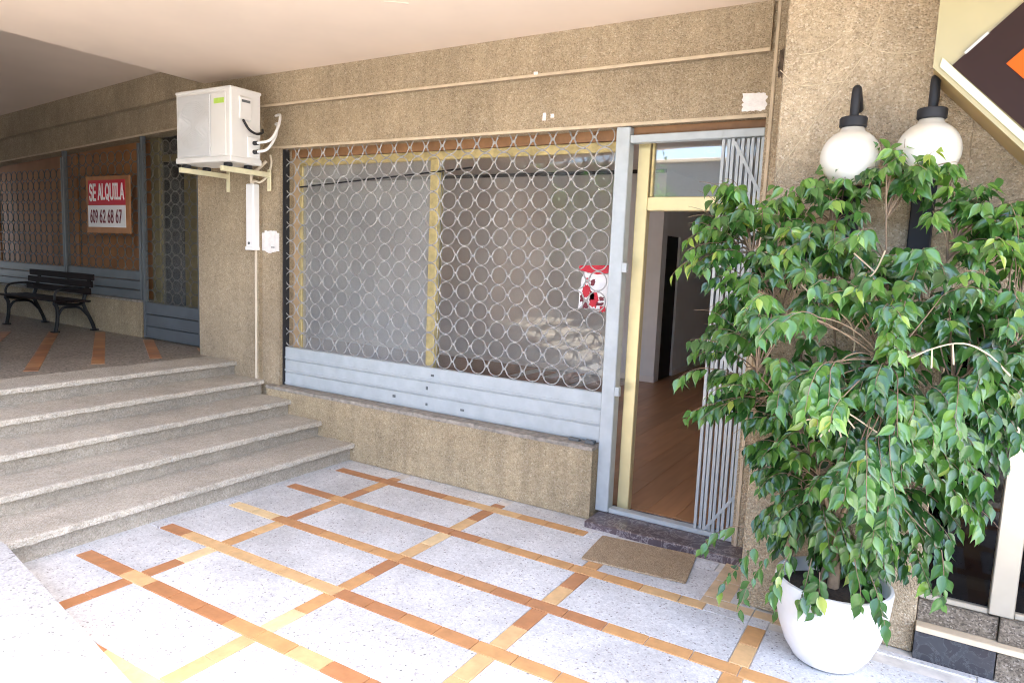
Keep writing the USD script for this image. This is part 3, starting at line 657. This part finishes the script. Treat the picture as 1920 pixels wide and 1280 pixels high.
for k in range(5): obj('seat_slat', bx(-0.72, 0.72, -0.43 + k * 0.092, -0.43 + k * 0.092 + 0.075, 0.425, 0.455, .006), m_benchwood, bn)
for k in range(3):
    z = 0.53 + k * 0.10; yb = 0.045 + (z - 0.53) * 0.28
    obj('back_slat', bx(-0.72, 0.72, yb - 0.05, yb - 0.022, z, z + 0.088, .006), m_benchwood, bn)

# ================================================================== AIR CONDITIONER ON THE PIER
ac = thing('air_conditioner', 'white outdoor air conditioning unit on brackets under the ceiling', 'air conditioner')
ax0, ax1, ay0, ay1, az0, az1 = -2.195, -1.495, -0.56, -0.27, 2.365, 2.925
obj('casing', bx(ax0, ax1, ay0, ay1, az0, az1, 0.012), m_acwhite, ac)
gl = obj('fan_grille', bx(ax0 + 0.035, ax0 + 0.46, ay0 - 0.012, ay0 - 0.0005, az0 + 0.035, az1 - 0.04, 0.006), m_acgrille, ac)
rings = []
for r_ in np.linspace(0.04, 0.19, 11):
    a = np.arange(36) * 2 * math.pi / 36
    rings.append(tube(np.stack([ax0 + 0.247 + r_ * np.cos(a), np.full(36, ay0 - 0.014), az0 + 0.28 + r_ * np.sin(a)], 1), 0.0017, 4, True))
for k in range(26):
    z = az0 + 0.05 + k * 0.0185
    rings.append(bx(ax0 + 0.045, ax0 + 0.45, ay0 - 0.0135, ay0 - 0.0122, z, z + 0.004))
obj('fan_guard', cat(rings), m_acgrille, gl)
obj('front_panel', bx(ax0 + 0.475, ax1 - 0.05, ay0 - 0.009, ay0 - 0.0005, az0 + 0.035, az1 - 0.04, 0.004), m_acwhite, ac)
obj('base_pan', bx(ax0 - 0.004, ax1 + 0.004, ay0 - 0.006, ay1 + 0.004, az0 - 0.014, az0 + 0.03, 0.005), m_acwhite, ac)
obj('green_label', bx(ax0 + 0.51, ax0 + 0.635, ay0 - 0.0115, ay0 - 0.0095, az1 - 0.125, az1 - 0.085), m_green_lbl, ac)
obj('lid', bx(ax0 - 0.003, ax1 + 0.003, ay0 - 0.004, ay1 + 0.003, az1 - 0.02, az1 + 0.004, 0.006), m_acwhite, ac)
hp = obj('side_cover', bx(ax1 + 0.0005, ax1 + 0.018, ay0 + 0.07, ay0 + 0.19, az1 - 0.24, az1 - 0.06, 0.008), m_acwhite, ac)
obj('rating_label', bx(ax1 + 0.0185, ax1 + 0.0195, ay0 + 0.09, ay0 + 0.17, az1 - 0.105, az1 - 0.085), m_grey_dk, hp)
vp = obj('valve_plate', bx(ax1 + 0.0005, ax1 + 0.012, ay0 + 0.15, ay0 + 0.26, az0 + 0.04, az0 + 0.20, 0.004), m_white, ac)
for z in (0.085, 0.155): obj('valve', tube([(ax1 + 0.012, ay0 + 0.21, az0 + z), (ax1 + 0.055, ay0 + 0.21, az0 + z)], 0.017, 10), m_rubber, vp)
obj('black_cable', tube(smoothpath([(ax1 + 0.02, ay0 + 0.10, az1 - 0.24), (ax1 + 0.05, ay0 + 0.13, az1 - 0.31), (ax1 + 0.05, ay0 + 0.20, az1 - 0.335), (ax1 + 0.02, ay0 + 0.285, az1 - 0.31), (ax1 - 0.02, ay1 + 0.03, az1 - 0.28)], 7), 0.010, 8), m_rubber, ac, smooth=True)
for dz, dx in ((0.085, 0.0), (0.155, 0.03)):
    obj('pipe', tube(smoothpath([(ax1 + 0.05, ay0 + 0.21, az0 + dz), (ax1 + 0.10 + dx, ay0 + 0.27, az0 + dz + 0.03), (ax1 + 0.10 + dx, ay0 + 0.35, az0 + dz + 0.14), (ax1 + 0.02 + dx, -0.12, az0 + dz + 0.26), (ax1 - 0.05, -0.08, az0 + dz + 0.27)], 8), 0.011, 8), m_white, ac, smooth=True)
for x in (ax0 + 0.06, ax1 - 0.10):
    br = obj('bracket', cat(bx(x - 0.02, x + 0.02, ay0 - 0.01, -0.1125, az0 - 0.085, az0 - 0.045, .003), bx(x - 0.022, x + 0.022, -0.112, -0.1015, az0 - 0.20, az0 - 0.02, .003)), m_bracket, ac)
    for y in (ay0 + 0.05, ay1 - 0.05): obj('rubber_foot', bx(x - 0.03, x + 0.03, y - 0.025, y + 0.025, az0 - 0.0445, az0 - 0.0145, .006), m_rubber, br)

dc = thing('pipe_duct', 'white plastic pipe duct running down the pier under the air conditioner', 'duct')
obj('trunking', cat(bx(-1.825, -1.722, -0.168, -0.1015, 1.672, 2.225, 0.008), bx(-1.83, -1.72, -0.172, -0.1015, 1.66, 1.69, 0.004)), m_white, dc)
obj('screw', lathe([(0, 0), (0.012, 0), (0.012, 0.004), (0, 0.004)], 14).apply_transform(trimesh.transformations.rotation_matrix(math.pi / 2, [1, 0, 0])).apply_translation([-1.775, -0.1725, 1.72]), m_grey_dk, dc)
obj('pipe_bend', cat(tube(smoothpath([(-1.775, -0.135, 2.20), (-1.775, -0.145, 2.27), (-1.74, -0.16, 2.31), (-1.69, -0.13, 2.36), (-1.65, -0.09, 2.42)], 7), 0.014), tube(smoothpath([(-1.755, -0.135, 2.20), (-1.74, -0.15, 2.25), (-1.68, -0.13, 2.24), (-1.62, -0.10, 2.30), (-1.60, -0.08, 2.40), (-1.62, -0.075, 2.47)], 7), 0.010)), m_beigepvc, dc, smooth=True)
cd = thing('conduit', 'thin pale conduit dropping along the corner of the pier to the steps', 'conduit')
obj('conduit_run', bx(-1.775, -1.752, -0.118, -0.1015, 0.42, 2.24, 0.005), m_beigepvc, cd)

# ================================================================== RIGHT PILLAR AND SHOP
rp = thing('pillar', 'broad tan pebbledash pillar behind the potted ficus and globe lamps', 'pillar')
obj('shaft', bx(2.632, 3.40, -0.70, 0.3, 0.0, CZ - 0.002, 0.006), m_wall, rp)
obj('wall_above_window', bx(3.401, 9.0, -0.695, -0.2, 1.60, CZ - 0.002), m_wall, rp)
for P in ([(2.70, 2.66), (2.80, 2.665), (2.87, 2.71)], [(2.93, 2.70), (3.0, 2.655), (3.08, 2.625), (3.2, 2.625), (3.26, 2.65)], [(2.62, 2.60), (2.70, 2.53), (2.78, 2.52), (2.9, 2.525)], [(2.62, 2.10), (2.75, 2.30), (2.88, 2.50), (2.98, 2.66), (3.02, 2.8)], [(2.66, 2.42), (2.70, 2.40), (2.73, 2.43)]):
    sp = smoothpath([(p[0], -0.7035, p[1]) for p in P], 6)
    obj('dry_tendril', tube(sp, 0.0022, 4), m_twigpale, rp)
rs_ = thing('dark_shop_window', 'dark glazed shop window in pale aluminium over a black marble base', 'window')
obj('marble_base', bx(3.402, 3.70, -0.735, -0.3, -0.02, 0.125), m_blackmarble, rs_)
obj('marble_base', bx(3.705, 9.0, -0.735, -0.3, -0.02, 0.125), m_granite, rs_)
obj('base_ledge', bx(3.402, 9.0, -0.745, -0.3, 0.1255, 0.152, 0.003), m_lip, rs_)
obj('window_ledge', bx(3.402, 3.70, -0.69, -0.3, 0.1525, 0.252, 0.003), m_granite, rs_)
obj('window_ledge', bx(3.703, 9.0, -0.705, -0.3, 0.1525, 0.258, 0.003), m_granite, rs_)
obj('bottom_rail', bx(3.402, 3.66, -0.675, -0.62, 0.2525, 0.278, .003), m_alu, rs_)
obj('mullion', bx(3.66, 3.75, -0.685, -0.60, 0.2585, 1.599, .004), m_alu, rs_)
obj('bottom_rail', bx(3.752, 6.0, -0.675, -0.62, 0.2585, 0.285, .003), m_alu, rs_)
obj('head_rail', bx(3.402, 3.658, -0.675, -0.62, 1.565, 1.599, .003), m_gold_worn, rs_)
obj('pane', bx(3.404, 3.658, -0.655, -0.649, 0.279, 1.564), m_glass_dark, rs_)
obj('pane', bx(3.754, 6.0, -0.655, -0.649, 0.286, 1.598), m_glass_dark, rs_)
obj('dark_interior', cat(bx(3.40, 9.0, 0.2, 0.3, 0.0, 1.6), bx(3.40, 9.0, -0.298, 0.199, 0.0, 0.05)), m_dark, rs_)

# box sign at the top right
bsn = thing('box_sign', 'cream diamond cornered box sign with brown and orange diamonds on the pillar', 'sign')
yf = -0.955
sil = Polygon([(3.235, 3.12), (3.235, 2.485), (3.845, 1.862), (4.455, 2.485), (4.455, 3.12)])
obj('sign_box', ext_y(sil.buffer(-0.006), yf + 0.004, -0.706), m_goldbox, bsn)
obj('cream_face', ext_y(sil.buffer(-0.004), yf - 0.002, yf + 0.003), m_cream, bsn)
tr = Polygon([(3.235, 2.485), (3.845, 1.862), (3.845, 1.925), (3.298, 2.485), (3.262, 2.52), (3.236, 2.545)])
obj('pale_edge', ext_y(Polygon([(3.262, 2.487), (3.845, 1.893), (3.845, 1.930), (3.300, 2.487), (3.268, 2.520)]), yf - 0.0075, yf - 0.0025), m_creamtrim, bsn)
dia = lambda cx, cz, r: Polygon([(cx - r, cz), (cx, cz - r), (cx + r, cz), (cx, cz + r)])
obj('brown_diamond', ext_y(dia(3.855, 2.487, 0.552), yf - 0.012, yf - 0.008), m_brownface, bsn)
obj('orange_diamond', ext_y(dia(3.855, 2.475, 0.382), yf - 0.015, yf - 0.0125), m_orange, bsn)
obj('pale_mark', ext_y(Polygon([(3.336, 2.530), (3.343, 2.523), (3.410, 2.590), (3.403, 2.597)]), yf - 0.0145, yf - 0.0125), m_alu, bsn)

# globe lamps
def globe_lamp(x, z, label):
    t = thing('globe_lamp', label, 'wall lamp', (x, -0.87, z), group=None)
    obj('arm', tube(smoothpath([(0.0, 0.168, 0.23), (0.0, 0.09, 0.265), (0.0, 0.02, 0.285), (0.0, 0.0, 0.24), (0.0, 0.0, 0.15)], 7), 0.018, 12), m_black, t, smooth=True)
    obj('cap', lathe([(0, 0.165), (0.05, 0.165), (0.054, 0.16), (0.054, 0.128), (0.048, 0.122), (0, 0.122)], 32), m_black, t, smooth=40)
    obj('globe', lathe([(0, -0.118)] + [(0.118 * math.cos(a), 0.118 * math.sin(a)) for a in np.linspace(-1.45, 1.13, 26)] + [(0.044, 0.122), (0, 0.122)], 48), m_globe, t, smooth=50)
    obj('wall_plate', bx(-0.045, 0.045, 0.14, 0.1675, -0.42, -0.10, 0.006), m_black, t)
    obj('lower_cap', cat(lathe([(0, -0.135), (0.03, -0.135), (0.032, -0.116), (0, -0.112)], 24), tube([(0, 0, -0.125), (0, 0.08, -0.15), (0, 0.145, -0.18)], 0.012, 8)), m_black, t)
    return t
globe_lamp(2.968, 2.168, 'white globe lamp on black arm, nearer the shop door')
globe_lamp(3.252, 2.184, 'white globe lamp on black arm, nearer the diamond sign')

# doormat
mt = obj('doormat', None or ext_z(Polygon([(1.770, -0.700), (2.335, -0.645), (2.285, -0.285), (1.738, -0.345)]).buffer(0.012).simplify(0.002), 0.0025, 0.012), m_coir)
tag(mt, 'brown coir doormat lying in front of the marble threshold', 'doormat')

# ================================================================== POT AND FICUS
PC = np.array([3.075, -0.975])
pot = thing('plant_pot', 'round white glazed pot standing by the pillar', 'pot', (PC[0], PC[1], 0))
prof = [(0.0, 0.002), (0.125, 0.002), (0.142, 0.014), (0.178, 0.07), (0.208, 0.15), (0.226, 0.24), (0.233, 0.32), (0.236, 0.352), (0.233, 0.364), (0.222, 0.366), (0.214, 0.356), (0.21, 0.29), (0, 0.29)]
obj('bowl', lathe(prof, 64), m_pot, pot, smooth=40)
so = lathe([(0, 0.325), (0.06, 0.323), (0.12, 0.318), (0.18, 0.312), (0.211, 0.306), (0.211, 0.295), (0, 0.295)], 40)
v = np.array(so.vertices); v[:, 2] += np.where(v[:, 2] > 0.303, (meshkit.fbm(v * 30, 3, 2) - 0.5) * 0.03, 0); so.vertices = v
obj('soil', so, m_soil, pot, smooth=True)

fic = thing('ficus_plant', 'bushy green weeping ficus growing in the white pot', 'plant')
CROWN = Polygon([(2.305, 1.752), (2.377, 1.79), (2.466, 2.037), (2.558, 2.035), (2.692, 1.899), (2.791, 1.988), (2.846, 2.074), (2.949, 2.05), (3.058, 2.131), (3.081, 2.181), (3.187, 2.126), (3.257, 2.144), (3.291, 2.063), (3.354, 2.032), (3.456, 2.011), (3.551, 1.953), (3.649, 1.83), (3.695, 1.546), (3.713, 1.236), (3.661, 1.047), (3.616, 0.936), (3.553, 0.733), (3.487, 0.52), (3.383, 0.468), (3.276, 0.392), (3.163, 0.334), (3.095, 0.17), (3.011, 0.167), (3.046, 0.371), (2.919, 0.481), (2.882, 0.398), (2.842, 0.061), (2.798, 0.174), (2.836, 0.41), (2.716, 0.478), (2.579, 0.392), (2.685, 0.571), (2.818, 0.627), (2.685, 0.867), (2.72, 0.995), (2.459, 1.002), (2.5, 1.108), (2.491, 1.229), (2.425, 1.296), (2.526, 1.403), (2.491, 1.544), (2.409, 1.683)]).buffer(0)
R = np.random.default_rng(11)
base = np.array([PC[0], PC[1], 0.31])
stem_targets = [(2.62, -0.98, 1.75), (2.92, -0.92, 1.98), (3.12, -1.0, 2.08), (3.40, -0.95, 1.90), (3.60, -1.05, 1.45), (2.72, -1.15, 1.25), (3.2, -1.25, 1.35)]
stems = []
tr_mesh = tube(smoothpath([base + (0, 0, -0.02), base + (0.0, 0.01, 0.15), base + (-0.01, 0.0, 0.35), base + (0.005, 0.02, 0.55)], 6), np.linspace(0.026, 0.018, 19), 10)
trunk2 = tube(smoothpath([base + (-0.05, 0.02, -0.02), base + (-0.02, 0.03, 0.2), base + (0.03, 0.03, 0.5)], 6), np.linspace(0.016, 0.011, 13), 8)
tk = obj('trunk', cat(tr_mesh, trunk2), m_bark, fic, smooth=True)
root = base + np.array([0.005, 0.02, 0.52])
for t in stem_targets:
    t = np.array(t)
    mid = root * 0.5 + t * 0.5 + np.array([R.normal(0, .04), R.normal(0, .04), 0.02])
    b0 = base + np.array([R.normal(0, .015), R.normal(0, .015), 0.25 + R.random() * 0.25])
    p = smoothpath([b0, b0 * 0.62 + mid * 0.38 + (0, 0, 0.05), mid, t], 7)
    stems.append(p)
    obj('limb', tube(p, np.linspace(0.0095, 0.003, len(p)), 7), m_bark, tk, smooth=True)
allstem = np.vstack([s[6:] for s in stems])

def leaf_geo(pos, ax, nr, L, Wd, curl):
    ax = ax / np.linalg.norm(ax); nr = nr - ax * (nr @ ax); nr /= np.linalg.norm(nr) + 1e-9
    sd = np.cross(ax, nr)
    t = np.array([0.0, 0.10, 0.27, 0.46, 0.66, 0.82, 1.0]); w = np.array([0.0, 0.60, 1.0, 0.95, 0.52, 0.16, 0.0])
    cl = pos + np.outer(t * L, ax) - np.outer(curl * L * t ** 2, nr)
    lf = cl[1:-1] + np.outer(w[1:-1] * Wd, sd) + np.outer(w[1:-1] * Wd * 0.42, nr)
    rt_ = cl[1:-1] - np.outer(w[1:-1] * Wd, sd) + np.outer(w[1:-1] * Wd * 0.42, nr)
    V = np.vstack([cl, lf, rt_]); F = []
    for o, f in ((7, 0), (12, 1)):
        T_ = [[0, 1, o]] + sum([[[i, i + 1, o + i], [i, o + i, o + i - 1]] for i in range(1, 5)], []) + [[5, 6, o + 4]]
        F += T_ if f == 0 else [q[::-1] for q in T_]
    return V, np.array(F)

leaves = []; twig_meshes = []; pale = []
CLIP = CROWN.buffer(0.055)
def make_twig(p0, dir0, L, n, tone0, clip=False):
    """a drooping shoot with alternate hanging leaves"""
    pts = [p0]; dcur = dir0 / np.linalg.norm(dir0); step = L / 9
    for i in range(9):
        dcur = dcur + np.array([0, 0, -0.16]) + R.normal(0, 0.07, 3); dcur /= np.linalg.norm(dcur)
        q = pts[-1] + dcur * step
        q[1] = min(q[1], -0.725)
        pts.append(q)
    pts = np.array(pts)
    twig_meshes.append(tube(pts, np.linspace(0.0022, 0.0010, len(pts)), 4))
    for k in range(n):
        u = 0.12 + 0.88 * (k + 0.6 * R.random()) / n
        f = u * 9; i = min(int(f), 8); a = pts[i] + (pts[i + 1] - pts[i]) * (f - i)
        tg = pts[i + 1] - pts[i]; tg /= np.linalg.norm(tg)
        side = np.cross(tg, [0, 0, 1.0]); side /= np.linalg.norm(side) + 1e-9
        s = 1 if k % 2 else -1
        axd = 0.75 * np.array([0, 0, -1.0]) + s * 0.55 * side + 0.40 * tg + R.normal(0, 0.22, 3)
        out = np.array([a[0] - PC[0], (a[1] + 0.72) - 0.45, 0.35])
        nr = out * np.array([0.6, 1.0, 1.0]) + R.normal(0, 0.35, 3) + s * side * 0.35
        L_ = R.uniform(0.046, 0.090) * (0.8 if u > 0.93 else 1.0)
        pos = a + (axd / np.linalg.norm(axd)) * 0.008
        tip = pos + axd / np.linalg.norm(axd) * L_
        if tip[1] > -0.71 or pos[1] > -0.712: continue
        if clip and not CLIP.contains(Point(0.4 * pos[0] + 0.6 * tip[0], 0.4 * pos[2] + 0.6 * tip[2])): continue
        tone = np.clip(tone0 + 0.55 * min(0.0, -0.98 - a[1] + 0.0 if a[1] > -0.98 else 0.0) + R.normal(0, 0.13) + (0.20 if u > 0.82 and R.random() < 0.5 else 0), 0.02, 0.97)  # leaves nearer the wall darkened: crown shade put into their tone
        if R.random() < 0.012: tone = 1.0
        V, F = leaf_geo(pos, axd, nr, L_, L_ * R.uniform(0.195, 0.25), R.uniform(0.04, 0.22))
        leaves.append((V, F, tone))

cnt = 0; tries = 0
minx, minz, maxx, maxz = CROWN.bounds
while cnt < 570 and tries < 20000:
    tries += 1
    x, z = R.uniform(minx, maxx), R.uniform(minz, maxz)
    if not CROWN.contains(Point(x, z)): continue
    if float(meshkit.fbm(np.array([x * 4.2, 1.3, z * 4.2]), 2, 8)) < 0.40 + (0.07 if x < 2.8 and z > 1.2 else 0.0) - (0.06 if z > 1.7 else 0.0): continue          # gaps between the clumps
    # depth: bulging towards the court in the middle, thin at the top
    e = CROWN.exterior.distance(Point(x, z))
    bulge = (0.12 + min(0.62, 1.5 * e) * (0.75 if z > 1.7 else 1.0)) * (0.55 + 0.9 * float(meshkit.noise(np.array([x * 6, 7.7, z * 6]), 3)))
    y = -0.80 - R.random() ** 0.8 * bulge
    p = np.array([x, y, z])
    tgt = allstem[np.argmin(np.linalg.norm((allstem - p) * [1, 1, 0.8] + [0, 0, 0.12], axis=1))]
    dirv = p - tgt; dirv[2] += 0.10 + 0.1 * R.random(); dirv[1] -= 0.12
    dist = np.linalg.norm(p - tgt)
    L = R.uniform(0.16, 0.30)
    dn = dirv / (np.linalg.norm(dirv) + 1e-9)
    start = p - dn * L * 0.55 + np.array([0, 0, 0.06])
    start[1] = min(start[1], -0.735)
    if not CROWN.buffer(0.05).contains(Point(start[0], start[2])): start = p + np.array([0, 0, 0.05])
    if dist > 0.14:
        c1 = tgt * 0.5 + start * 0.5 + np.array([0, 0, 0.05]) + R.normal(0, 0.02, 3); c1[1] = min(c1[1], -0.735)
        twig_meshes.append(tube(bez(tgt, c1, start, n=8), np.linspace(0.0036, 0.0022, 8), 5))
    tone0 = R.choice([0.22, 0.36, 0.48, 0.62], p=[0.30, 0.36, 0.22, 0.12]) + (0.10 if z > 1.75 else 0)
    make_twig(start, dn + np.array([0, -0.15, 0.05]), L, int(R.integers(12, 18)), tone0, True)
    cnt += 1
# shoots that stick out of the outline
for (p, dv, L, n, tn) in (((2.52, -0.95, 1.74), (-1, -0.05, 0.35), 0.30, 11, 0.8), ((2.60, -0.95, 1.88), (-0.5, -0.1, 1.0), 0.22, 11, 0.85), ((2.70, -0.95, 1.86), (-0.2, -0.1, 1.0), 0.18, 9, 0.7), ((2.82, -0.95, 1.95), (-0.3, -0.1, 0.9), 0.18, 9, 0.75), ((2.50, -1.0, 1.22), (-0.9, -0.1, 0.15), 0.20, 10, 0.6), ((2.55, -0.95, 1.80), (-1, -0.05, 0.15), 0.26, 9, 0.75), ((2.62, -0.95, 1.93), (-0.6, -0.1, 0.9), 0.17, 9, 0.80), ((3.06, -0.98, 2.02), (0.05, -0.1, 1), 0.20, 10, 0.55), ((3.22, -1.0, 2.0), (0.2, -0.1, 1), 0.18, 8, 0.6), ((2.75, -0.95, 1.92), (0.1, -0.1, 0.8), 0.13, 6, 0.7),
                          ((2.72, -1.12, 0.56), (-0.9, -0.2, 0.0), 0.26, 11, 0.5), ((2.85, -1.15, 0.50), (-0.3, -0.25, -0.5), 0.30, 11, 0.42), ((3.04, -1.20, 0.47), (-0.02, -0.15, -0.5), 0.17, 10, 0.42), ((2.56, -1.0, 1.06), (-0.9, -0.1, 0.1), 0.20, 10, 0.5), ((2.54, -1.0, 1.35), (-0.9, -0.1, 0.2), 0.18, 9, 0.55), ((3.45, -1.05, 0.62), (0.2, -0.2, -0.5), 0.22, 10, 0.4), ((3.16, -1.20, 0.56), (0.1, -0.15, -0.4), 0.18, 11, 0.45), ((3.22, -1.18, 0.50), (0.3, -0.1, -0.5), 0.22, 12, 0.38), ((2.92, -1.20, 0.52), (-0.2, -0.15, -0.4), 0.20, 11, 0.5), ((3.0, -1.15, 0.50), (0.0, -0.2, -0.3), 0.2, 11, 0.36), ((2.78, -1.08, 0.5), (-0.5, -0.2, -0.5), 0.3, 13, 0.5)):
    make_twig(np.array(p), np.array(dv, float), L, n, tn)
tag(obj('twigs', cat(twig_meshes), m_bark, fic, smooth=True), kind='stuff')
# bare dry twigs
for P in ([(3.262, -1.30, 1.389), (3.408, -1.30, 1.455), (3.50, -1.28, 1.43), (3.58, -1.25, 1.355)], [(3.40, -1.30, 1.455), (3.41, -1.31, 1.38)], [(3.33, -1.30, 1.425), (3.28, -1.31, 1.39)], [(3.34, -1.3, 1.43), (3.345, -1.31, 1.36)],
          [(3.045, -1.42, 1.10), (3.055, -1.43, 1.19), (3.10, -1.42, 1.18), (3.20, -1.40, 1.12)], [(3.055, -1.43, 1.19), (3.0, -1.43, 1.15), (2.96, -1.42, 1.13)], [(3.05, -1.43, 1.15), (3.02, -1.44, 1.08)], [(3.06, -1.43, 1.17), (3.09, -1.44, 1.09)], [(3.08, -1.43, 1.185), (3.13, -1.44, 1.13)],
          [(3.087, -1.2, 1.317), (3.075, -1.2, 1.462), (3.022, -1.2, 1.53)], [(3.075, -1.2, 1.462), (3.12, -1.2, 1.55)], [(3.155, -1.2, 1.773), (3.127, -1.2, 1.692), (3.09, -1.2, 1.66)], [(3.127, -1.2, 1.692), (3.05, -1.21, 1.76)], [(2.87, -1.2, 1.63), (2.93, -1.2, 1.57), (2.95, -1.19, 1.52)]):
    obj('bare_twig', tube(smoothpath(P, 5), 0.0032, 5), m_twigpale, fic, smooth=True)
def put_leaf(name, items, kind=None):
    V, F, T_ = [], [], []; o = 0
    for (v_, f_, t_) in items:
        V.append(v_); F.append(f_ + o); T_.append(np.full(len(v_), t_)); o += len(v_)
    p = obj(name, (np.vstack(V), np.vstack(F)), m_leaf, fic, smooth=True)
    UsdGeom.PrimvarsAPI(p).CreatePrimvar('tone', Sdf.ValueTypeNames.FloatArray, 'vertex').Set(Vt.FloatArray.FromNumpy(np.concatenate(T_).astype(np.float32)))
    return tag(p, kind=kind)
order = sorted(range(len(leaves)), key=lambda i: np.linalg.norm(leaves[i][0].mean(0) - C))
near, rest = order[:300], order[300:]
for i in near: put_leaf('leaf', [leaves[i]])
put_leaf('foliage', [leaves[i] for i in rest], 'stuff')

# ================================================================== ACROSS THE COURT (seen in the glass)
gw = thing('passage_block', 'added unseen dark block that shades the arcade left of the court', 'wall')  # block added out of view to darken the left arcade
obj('wall', cat(bx(-14, -3.9, -6.9, -1.6, 0.0, 3.2), bx(-3.899, -2.75, -6.9, -2.15, 0.0, 3.2)), m_dkrender, gw)
fw_ = thing('boundary_wall', 'long grey boundary wall behind the court planting', 'wall')
obj('wall', bx(-14, 16, -10.4, -10.1, 0.0, 3.80), m_concrete, fw_)
obj('coping', bx(-14, 16, -10.46, -10.04, 3.802, 3.87, 0.01), m_lip, fw_)
rkw = thing('rock_bank', 'bank of pale garden rocks across the court', 'rocks')
Rr = np.random.default_rng(3)
for k in range(70):
    s = Rr.uniform(0.16, 0.34); x = Rr.uniform(-4.0, 3.0); r_ = Rr.integers(0, 3)
    m = trimesh.creation.icosphere(2, 1.0); v = np.array(m.vertices)
    v *= (1 + 0.5 * (meshkit.fbm(v * 1.6 + k * 3.1, 3, k) - 0.5))[:, None]; v = v * s * [1.2, 0.8, 0.75] + [x, -7.6 - 0.35 * r_ + Rr.normal(0, .05), SLZ + 0.12 + r_ * 0.27]
    m.vertices = v; obj('rock', m, m_rock, rkw, smooth=35)
obj('earth', bx(-4.1, 3.1, -10.0, -7.75, 0.1, 0.75), m_soil, rkw)
pl = thing('court_pole', 'slim pale grey pole standing in the court', 'pole', (-3.2, -6.6, SLZ))
obj('shaft', tube([(0, 0, 0), (0, 0, 2.75)], 0.06, 14), m_pole, pl, smooth=40); obj('foot', lathe([(0, 0), (0.13, 0), (0.13, 0.02), (0.07, 0.03), (0, 0.03)], 20), m_pole, pl)
def court_tree(x, y, h, seed, label):
    t = thing('court_tree', label, 'tree', (x, y, 0.7))
    rg2 = np.random.default_rng(seed)
    obj('trunk', tube(smoothpath([(0, 0, 0), (0.05, 0, 0.5), (0, 0.05, 1.0), (0.05, 0, h * 0.7)], 5), np.linspace(0.07, 0.03, 16), 8), m_bark, t, smooth=True)
    V, F, T_ = [], [], []; o = 0
    for k in range(1300):
        c = rg2.normal(0, 1, 3); c /= np.linalg.norm(c); c *= rg2.random() ** 0.4
        p = np.array([c[0] * 0.95, c[1] * 0.8, h * 0.72 + c[2] * 0.85]) * (1 + 0.25 * math.sin(5 * c[0] + seed) * math.cos(4 * c[2]))
        a_ = rg2.normal(0, 1, 3); a_[2] -= 0.6; n_ = rg2.normal(0, 1, 3) + [0, 0, 0.8]
        v_, f_ = leaf_geo(p, a_, n_, rg2.uniform(0.10, 0.17), 0.038, 0.1)
        V.append(v_); F.append(f_ + o); T_.append(np.full(len(v_), rg2.uniform(0.2, 0.75))); o += len(v_)
    p = obj('crown', (np.vstack(V), np.vstack(F)), m_leaf, t, smooth=True)
    UsdGeom.PrimvarsAPI(p).CreatePrimvar('tone', Sdf.ValueTypeNames.FloatArray, 'vertex').Set(Vt.FloatArray.FromNumpy(np.concatenate(T_).astype(np.float32)))
court_tree(-3.4, -8.4, 2.6, 1, 'small leafy tree behind the rocks, reflected near the mullion')
court_tree(-2.1, -8.7, 2.8, 2, 'small leafy tree behind the rocks, reflected near the door post')
